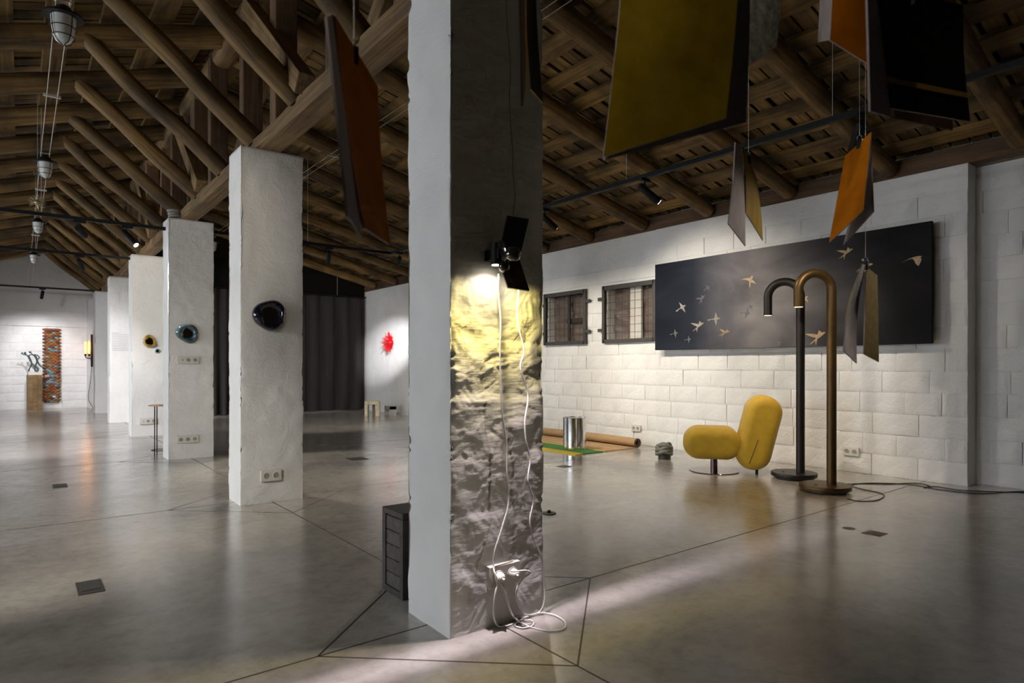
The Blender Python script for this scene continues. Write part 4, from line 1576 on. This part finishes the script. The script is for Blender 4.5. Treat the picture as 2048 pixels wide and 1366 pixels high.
MB().box(aw / 2 - 0.075, aw / 2, -ad / 2, ad / 2, 0, ah - 0.07).build('leg', TRAV, ar, bevel=0.004)
MB().box(-aw / 2, aw / 2, -ad / 2, ad / 2, ah - 0.07, ah).build('top', TRAV, ar, bevel=0.006)
MB().box(-0.01, 0.045, 0.05, 0.09, 0, ah - 0.07).build('inner_leg', mat('brown_stone', (0.24, 0.15, 0.08), 0.6, var=0.3, vscale=12), ar)
gb = fl(781, 830)
gs = thing('grey_stone_block', 'small grey marbled stone stool against the wall under the red sculpture', 'stool', (gb.x, gb.y, 0), 0)
GST = mat('grey_marble', (0.50, 0.48, 0.47), 0.5, var=0.25, vscale=10)
MB().box(-0.08, 0.08, -0.12, -0.08, 0, 0.19).build('leg', GST, gs)
MB().box(-0.08, 0.08, 0.08, 0.12, 0, 0.19).build('leg', GST, gs)
MB().box(-0.08, 0.08, -0.12, 0.12, 0.12, 0.2).build('top', GST, gs, bevel=0.004)

# slim side table half hidden by the third column
tb = Vector((1.318, 8.52, 0))
ta = thing('side_table', 'slim tall side table with copper top and thin black legs', 'table', tb)
COPPER = mat('copper', (0.55, 0.27, 0.13), 0.35, 0.7)
MB().lathe([(0.0, 0.575), (0.125, 0.575), (0.125, 0.587), (0.0, 0.587)], 32).build('table_top', COPPER, ta)
for i in range(3):
    a = math.radians(103 + 120 * i)
    MB().cyl((0.092 * math.cos(a), 0.092 * math.sin(a), 0), (0.092 * math.cos(a), 0.092 * math.sin(a), 0.576), 0.006, 8).build('leg', BLACK, ta)
MB().tube([(0.092 * math.cos(2 * math.pi * i / 28), 0.092 * math.sin(2 * math.pi * i / 28), 0.05) for i in range(28)], 0.005, 6, closed=True).build('foot_ring', BLACK, ta)

# ---------------------------------------------------------------- far nave: plinth, figure, wall hanging, wall lamp
PLW = wood_mat('plinth_wood', (0.13, 0.075, 0.025), (0.27, 0.17, 0.07), 0.25, 0.5, 10, 0.0)
px_, py_ = 0.27, 18.80
pn = thing('plinth', 'tall brown wooden plinth under the dancing figures', 'plinth', (px_, py_, 0), 0.12)
for i in range(3):
    MB().box(-0.135 + 0.09 * i, -0.135 + 0.09 * i + 0.0885, -0.13, 0.13, 0, 0.84).build('plank', PLW, pn, bevel=0.002)
MB().box(-0.128, 0.128, -0.124, 0.124, 0.84, 0.903).build('white_slab', PLASTIC, pn)
VERD = mat('verdigris_bronze', (0.06, 0.10, 0.10), 0.5, 0.4)
fg = thing('dancing_figures', 'thin green bronze dancing figures on the plinth', 'sculpture', (px_, py_, 0.918))


def s2(u, v):
    """sculpture plan: pixel offsets on the far plinth turned into metres"""
    k = 14.9 / F
    return Vector((u * k * 1.15, 0, v * k))


def limb(pts, r, name='limb'):
    MB().tube(spline([s2(*p) for p in pts], 4), r, 8).build(name, VERD, fg)


limb([(-8, 0), (-7, 6), (-4, 14), (-5, 22)], 0.016, 'leg')
limb([(2, 0), (0, 8), (3, 17), (4, 24)], 0.016, 'leg')
limb([(17, 7), (10, 10), (5, 18), (4, 25)], 0.015, 'leg')
limb([(3, 0), (5, 5), (-3, 16), (-5, 22)], 0.014, 'leg')
limb([(-5, 20), (-7, 27), (-9, 32)], 0.022, 'torso')
limb([(4, 22), (2, 29), (-1, 34)], 0.022, 'torso')
limb([(-9, 32), (-14, 34), (-18, 36), (-16, 38)], 0.012, 'arm')
limb([(-1, 34), (4, 33), (7, 28), (5, 25)], 0.012, 'arm')
limb([(-9, 31), (-5, 34), (-1, 33)], 0.012, 'arm')
for c_ in ((-13, 37), (-6, 39)):
    v = s2(*c_)
    ball((v.x, v.y, v.z), 0.026).build('head', VERD, fg)
limb([(-9, 31), (-12, 35), (-13, 37)], 0.010, 'neck')
limb([(-1, 33), (-4, 36), (-6, 39)], 0.010, 'neck')

hg = thing('woven_wall_hanging', 'narrow wall hanging of orange and teal scales on the far wall', 'wall hanging', (0.615, YE - 0.05, 0.15))
scm = {}
for nm, c_ in (('orange_scale', (0.22, 0.062, 0.014)), ('brown_scale', (0.09, 0.032, 0.014)), ('ochre_scale', (0.22, 0.105, 0.02)), ('teal_scale', (0.12, 0.24, 0.25)), ('blue_scale', (0.16, 0.27, 0.34)), ('white_scale', (0.72, 0.62, 0.58))):
    m = ball((0, 0, 0), 1.0, 14, 8)
    m.v = [(v[0] * 0.062, v[1] * 0.030, v[2] * 0.027) for v in m.v]
    scm[nm] = m.mesh(nm, mat(nm, c_, 0.35, coat=0.3), 60)
nm = list(scm)
rr = random.Random(12)
rows = 46
for r_ in range(rows):
    z = 0.03 + r_ * 1.76 / (rows - 1)
    n = 3 if r_ % 2 == 0 else 4
    for i in range(n):
        x = (i - (n - 1) / 2) * 0.086
        inner = abs(x) < 0.11
        if inner and rr.random() < 0.30:
            q = rr.choice(['teal_scale', 'teal_scale', 'teal_scale', 'blue_scale', 'blue_scale', 'white_scale'])
        else:
            q = rr.choice(['orange_scale', 'orange_scale', 'brown_scale', 'ochre_scale'])
        o = link('scale', scm[q], hg)
        o.location = (x, -0.0 - 0.01 * (i % 2), z)
MB().box(-0.145, 0.145, 0.02, 0.03, 0, 1.82).build('backing', mat('hanging_backing', (0.06, 0.03, 0.015), 0.8), hg)
for s_ in (-1, 1):
    MB().cyl((s_ * 0.1, 0.025, 1.8), (s_ * 0.1, 0.03, 1.92), 0.003, 6).build('hanging_wire', WIRE, hg)

wl2 = thing('filament_wall_lamp', 'black pipe wall lamp with two glowing filament tubes at the far end', 'wall lamp', (1.30, YE - 0.43, 1.45))
BULB = emit('filament_glow', (1.0, 0.42, 0.10), 3.2)
MB().cyl((0.10, -0.05, -0.42), (0.10, -0.05, 0.38), 0.022, 12).build('pipe', BLACK, wl2)
for x in (-0.03, 0.045):
    MB().tube([(x, -0.06, -0.10), (x, -0.06, -0.07), (x, -0.06, 0.17), (x, -0.06, 0.20)], [0.016, 0.026, 0.026, 0.010], 14).build('bulb', BULB, wl2)
    MB().cyl((x, -0.06, -0.16), (x, -0.06, -0.10), 0.022, 12).build('bulb_socket', BLACK, wl2)
MB().tube([(-0.03, -0.06, -0.16), (-0.02, -0.06, -0.2), (0.10, -0.05, -0.22)], 0.012, 8).build('arm', BLACK, wl2)
MB().tube(spline([(0.10, -0.05, -0.42), (0.07, -0.05, -0.8), (0.03, -0.05, -1.2), (0.13, -0.08, -1.44)]), 0.006, 6).build('cord', BLACK, wl2)
ld = bpy.data.lights.new('filament_light', 'POINT')
ld.energy = 2
ld.color = (1.0, 0.5, 0.2)
ld.shadow_soft_size = 0.06
lo = bpy.data.objects.new('filament_light', ld)
COL.objects.link(lo)
lo.parent = wl2
lo.location = (0.0, -0.14, 0.05)

# ---------------------------------------------------------------- caged lamps on wires
FROST = mat('frosted_glass', (0.62, 0.62, 0.58), 0.25, spec=0.6)


def caged_lamp():
    t = thing('caged_lamp', 'x', 'lamp', (0, 0, 0), group='caged bulkhead lamps on wires')
    MB().lathe([(0.0, 0.085), (0.03, 0.085), (0.045, 0.06), (0.062, 0.045), (0.088, 0.04), (0.09, 0.03), (0.064, 0.03), (0.0, 0.03)], 28).build('cap', BLACK, t)
    MB().lathe([(0.0, -0.105), (0.018, -0.102), (0.034, -0.09), (0.045, -0.065), (0.052, -0.02), (0.055, 0.03)], 24).build('globe', FROST, t)
    for z, r in ((-0.025, 0.058), (-0.068, 0.050)):
        MB().tube([(r * math.cos(2 * math.pi * i / 24), r * math.sin(2 * math.pi * i / 24), z) for i in range(24)], 0.0022, 5, closed=True).build('cage_ring', BLACK, t)
    for i in range(4):
        a = math.pi / 2 * i + 0.6
        MB().tube([(r * math.cos(a), r * math.sin(a), z) for r, z in ((0.062, 0.03), (0.058, -0.025), (0.050, -0.068), (0.036, -0.095), (0.006, -0.110))], 0.0022, 5).build('cage_wire', BLACK, t)
    MB().tube([(-0.03, 0, 0.08), (-0.03, 0, 0.115), (0.03, 0, 0.115), (0.03, 0, 0.08)], 0.004, 6).build('hook', WIRE, t)
    for s_ in (-1, 1):
        MB().cyl((s_ * 0.03, -0.03, 0.108), (s_ * 0.03, 0.03, 0.122), 0.007, 8).build('clamp', WIRE, t)
    return t


LBL = ['nearest caged lamp hanging top left over the nave', 'second caged lamp along the nave wires', 'third caged lamp along the nave wires', 'farthest caged lamp along the nave wires', 'caged lamp over the aisle between two columns']
proto = None
for i, (x, y) in enumerate([(0.175, 3.96), (0.175, 6.89), (0.175, 9.82), (0.175, 12.75), (2.19, 9.83)]):
    if proto is None:
        proto = q = caged_lamp()
    else:
        q = copy_tree(proto)
    q.location = (x, y, 2.80)
    q['label'] = LBL[i]
ZW = 2.915
for nm, x in (('nave', 0.175), ('aisle', 2.19)):
    lw_ = thing('span_wire', 'pair of thin pale wires strung along the %s under the roof' % nm, 'wire', (x, 0, ZW), group='span wires carrying the caged lamps')
    for s_ in (-1, 1):
        MB().cyl((s_ * 0.03, YB + 0.02, 0), (s_ * 0.03, YE - 0.1 if nm == 'nave' else CYY, 0), 0.0028, 5).build('wire', WIRE, lw_)
    for y in (5.4, 8.35, 11.3):
        MB().box(-0.05, 0.05, y - 0.008, y + 0.008, -0.008, 0.008).build('spacer', WIRE, lw_)
p = atd(75, 405, 6.1)
ur = thing('spiky_pendant', 'small spiky wire ball hanging over the nave', 'pendant', p)
ball((0, 0, 0), 0.03, 14, 8).build('core', mat('brass_wire', (0.35, 0.28, 0.15), 0.4, 0.5), ur)
m = MB()
rr = random.Random(8)
for i in range(60):
    d = Vector((rr.gauss(0, 1), rr.gauss(0, 1), rr.gauss(0, 1))).normalized()
    m.tube([d * 0.02, d * 0.075], [0.003, 0.0015], 4)
tag(m.build('spines', mat('brass_spine', (0.40, 0.33, 0.2), 0.4, 0.5), ur), kind='stuff')
MB().cyl((0, 0, 0.03), (0, 0, zun(p.x) - p.z + 0.16), 0.0015, 5).build('hanging_wire', WIRE, ur)
# rope left on top of the third column
rc = thing('rope_coil', 'coil of grey rope lying on top of the third column', 'rope', (CX0 + 0.075, CY[2] + 0.09, CTOP))
pts = []
for i in range(70):
    a = 2 * math.pi * 3.3 * i / 69
    r = 0.055 - 0.008 * math.sin(a * 0.7)
    pts.append((r * math.cos(a), r * math.sin(a) * 0.8, 0.015 + 0.10 * i / 69))
MB().tube(pts, 0.015, 8).build('rope', mat('grey_rope', (0.30, 0.28, 0.25), 0.9, bump=0.8, bscale=60), rc)

# ---------------------------------------------------------------- hanging folded sheets
GREYS = mat('grey_felt', (0.32, 0.285, 0.285), 0.85, var=0.1, vscale=30, spec=0.06)
ORANGE = mat('orange_leather', (0.42, 0.125, 0.004), 0.7, var=0.2, vscale=14, spec=0.06)
MUST = mat('mustard_hide', (0.21, 0.14, 0.006), 0.7, var=0.35, vscale=9, detail=8, spec=0.06)
OCHRE = mat('ochre_hide', (0.30, 0.185, 0.008), 0.7, var=0.25, vscale=20, stretch=(1, 1, 0.2), spec=0.06)
SAND = mat('sand_hide', (0.30, 0.22, 0.09), 0.8, var=0.2, vscale=40, spec=0.06)
SPECK = mat('grey_speckled_hide', (0.26, 0.25, 0.20), 0.85, var=0.6, vscale=45, spec=0.06)
BLKL = mat('black_leather', (0.010, 0.009, 0.009), 0.6, spec=0.06)
TANL = mat('tan_leather', (0.30, 0.17, 0.07), 0.6, spec=0.06)


def leaf(q, bulge, front, back, parent, th=0.004, name='leaf'):
    """q = top-spine, top-outer, bottom-outer, bottom-spine; a bent sheet of real thickness"""
    a, b_, c_, d = [Vector(p) for p in q]
    n0 = (b_ - a).cross(d - a).normalized()
    if n0.dot(a - Vector((0, 0, H))) > 0:
        n0 = -n0
    nu, nv = 9, 15
    P = []
    for i in range(nu):
        u = i / (nu - 1)
        row = []
        for j in range(nv):
            v = j / (nv - 1)
            p = a.lerp(b_, u).lerp(d.lerp(c_, u), v)
            p = p + n0 * (bulge * math.sin(math.pi * v) * (0.4 + 0.6 * math.sin(math.pi * u)))
            row.append(p)
        P.append(row)
    Q = [[p - n0 * th for p in row] for row in P]
    m = MB()
    m.grid(P, 0)
    m.grid(Q, 1, True)
    for A, B in ((P[0], Q[0]), (P[-1], Q[-1])):
        m.grid([A, B], 2)
    m.grid([[r[0] for r in P], [r[0] for r in Q]], 2)
    m.grid([[r[-1] for r in P], [r[-1] for r in Q]], 2)
    me = m.build(name, [front, back, GREYS if name == 'leaf' and TANL not in (front, back) else back], parent, world=True, sharp=50)
    return me


def sheet(label, leaves, clip, top=None):
    """leaves: list of (corner pixels with distance, bulge, front, back)"""
    c = atd(*clip)
    t = thing('hanging_sheet', label, 'hanging sheet', c, group='folded sheets hanging from the roof')
    for q, bulge, fr, bk_ in leaves:
        leaf([atd(*p) for p in q], bulge, fr, bk_, t)
    r = clip[2] * 11 / F
    MB().box(-0.006, 0.006, -0.010, 0.010, -0.022, 0.012).build('clip', BLACK, t, bevel=0.002)
    MB().tube([(0, 0.008 * math.cos(q), 0.018 + 0.008 * math.sin(q)) for q in [2 * math.pi * i / 16 for i in range(16)]], 0.0018, 6, closed=True).build('clip_ring', CHROME, t)
    MB().cyl((0, 0, 0.026), (0, 0, zun(c.x) - c.z + 0.03), 0.0009, 5).build('thread', WIRE, t)
    return t


s1_ = sheet('orange folded sheet hanging left of the nearest column', [
    ([(669, 28, 1.10), (756, 173, 1.32), (781, 490, 1.30), (728, 455, 1.10)], -0.012, ORANGE, GREYS),
    ([(666, 28, 1.11), (654, 34, 1.0), (697, 432, 1.0), (724, 474, 1.11)], 0.0, GREYS, ORANGE)], (708, 108, 1.20))
s2_ = sheet('big mustard yellow sheet hanging closest to the camera', [
    ([(1252, -130, 1.25), (1482, -130, 1.30), (1452, 236, 1.30), (1207, 314, 1.25)], 0.02, MUST, GREYS),
    ([(1254, -130, 1.26), (1500, -130, 1.42), (1492, 245, 1.42), (1209, 320, 1.26)], 0.012, GREYS, MUST)], (1360, -130, 1.28))
sheet('grey speckled sheet hanging right behind the big mustard one', [
    ([(1484, -120, 1.70), (1572, -120, 1.75), (1553, 92, 1.75), (1484, 142, 1.70)], 0.01, SPECK, GREYS)], (1525, -120, 1.72))
sheet('orange sheet with grey back hanging left of the black one', [
    ([(1740, -70, 1.62), (1664, -70, 1.60), (1660, 80, 1.60), (1740, 130, 1.62)], 0.01, ORANGE, GREYS),
    ([(1662, -70, 1.61), (1642, -70, 1.72), (1636, 84, 1.72), (1660, 80, 1.61)], 0.0, GREYS, ORANGE)], (1700, -70, 1.61))
s5 = sheet('black leather sheet with a gold band hanging top right', [
    ([(1752, -30, 1.38), (1926, 10, 1.52), (1941, 243, 1.52), (1782, 216, 1.38)], -0.012, BLKL, GREYS),
    ([(1751, -30, 1.385), (1734, -40, 1.26), (1741, 222, 1.26), (1783, 234, 1.385)], 0.0, GREYS, BLKL),
    ([(1753, -30, 1.40), (1900, 10, 1.60), (1906, 260, 1.60), (1782, 234, 1.40)], 0.0, TANL, BLKL)], (1822, -6, 1.44))
leaf([atd(1769, 152, 1.376), atd(1937, 186, 1.515), atd(1938, 196, 1.515), atd(1771, 164, 1.376)], 0.0, mat('gold_band', (0.34, 0.18, 0.035), 0.5), BLKL, s5, 0.001, 'gold_band')
sheet('small ochre folded sheet hanging before the painting top', [
    ([(1486, 290, 2.50), (1512, 352, 2.62), (1526, 481, 2.64), (1492, 425, 2.50)], 0.012, OCHRE, OCHRE),
    ([(1483, 290, 2.50), (1471, 284, 2.36), (1457, 447, 2.36), (1491, 492, 2.50)], 0.01, GREYS, OCHRE)], (1497, 318, 2.54))
sheet('small orange folded sheet hanging below the glaring spotlight', [
    ([(1742, 264, 2.22), (1690, 312, 2.36), (1658, 485, 2.36), (1727, 420, 2.22)], 0.0, ORANGE, GREYS),
    ([(1741, 300, 2.24), (1728, 330, 2.40), (1686, 490, 2.40), (1746, 424, 2.24)], 0.0, GREYS, ORANGE)], (1719, 285, 2.28))
sheet('sand coloured folded sheet hanging low in front of the painting', [
    ([(1733, 533, 2.40), (1755, 551, 2.46), (1758, 724, 2.46), (1728, 708, 2.40)], 0.0, SAND, SAND),
    ([(1731, 530, 2.40), (1726, 528, 2.30), (1688, 702, 2.26), (1714, 727, 2.36)], -0.03, GREYS, SAND)], (1731, 528, 2.41))
sheet('black sheet with tan edges hanging before the nearest column', [
    ([(1053, -60, 1.35), (1071, -60, 1.55), (1087, 207, 1.55), (1062, 178, 1.35)], -0.01, BLKL, TANL),
    ([(1050, -60, 1.345), (1040, -60, 1.29), (1046, 212, 1.29), (1052, 172, 1.345)], 0.0, TANL, BLKL)], (1058, -60, 1.40))
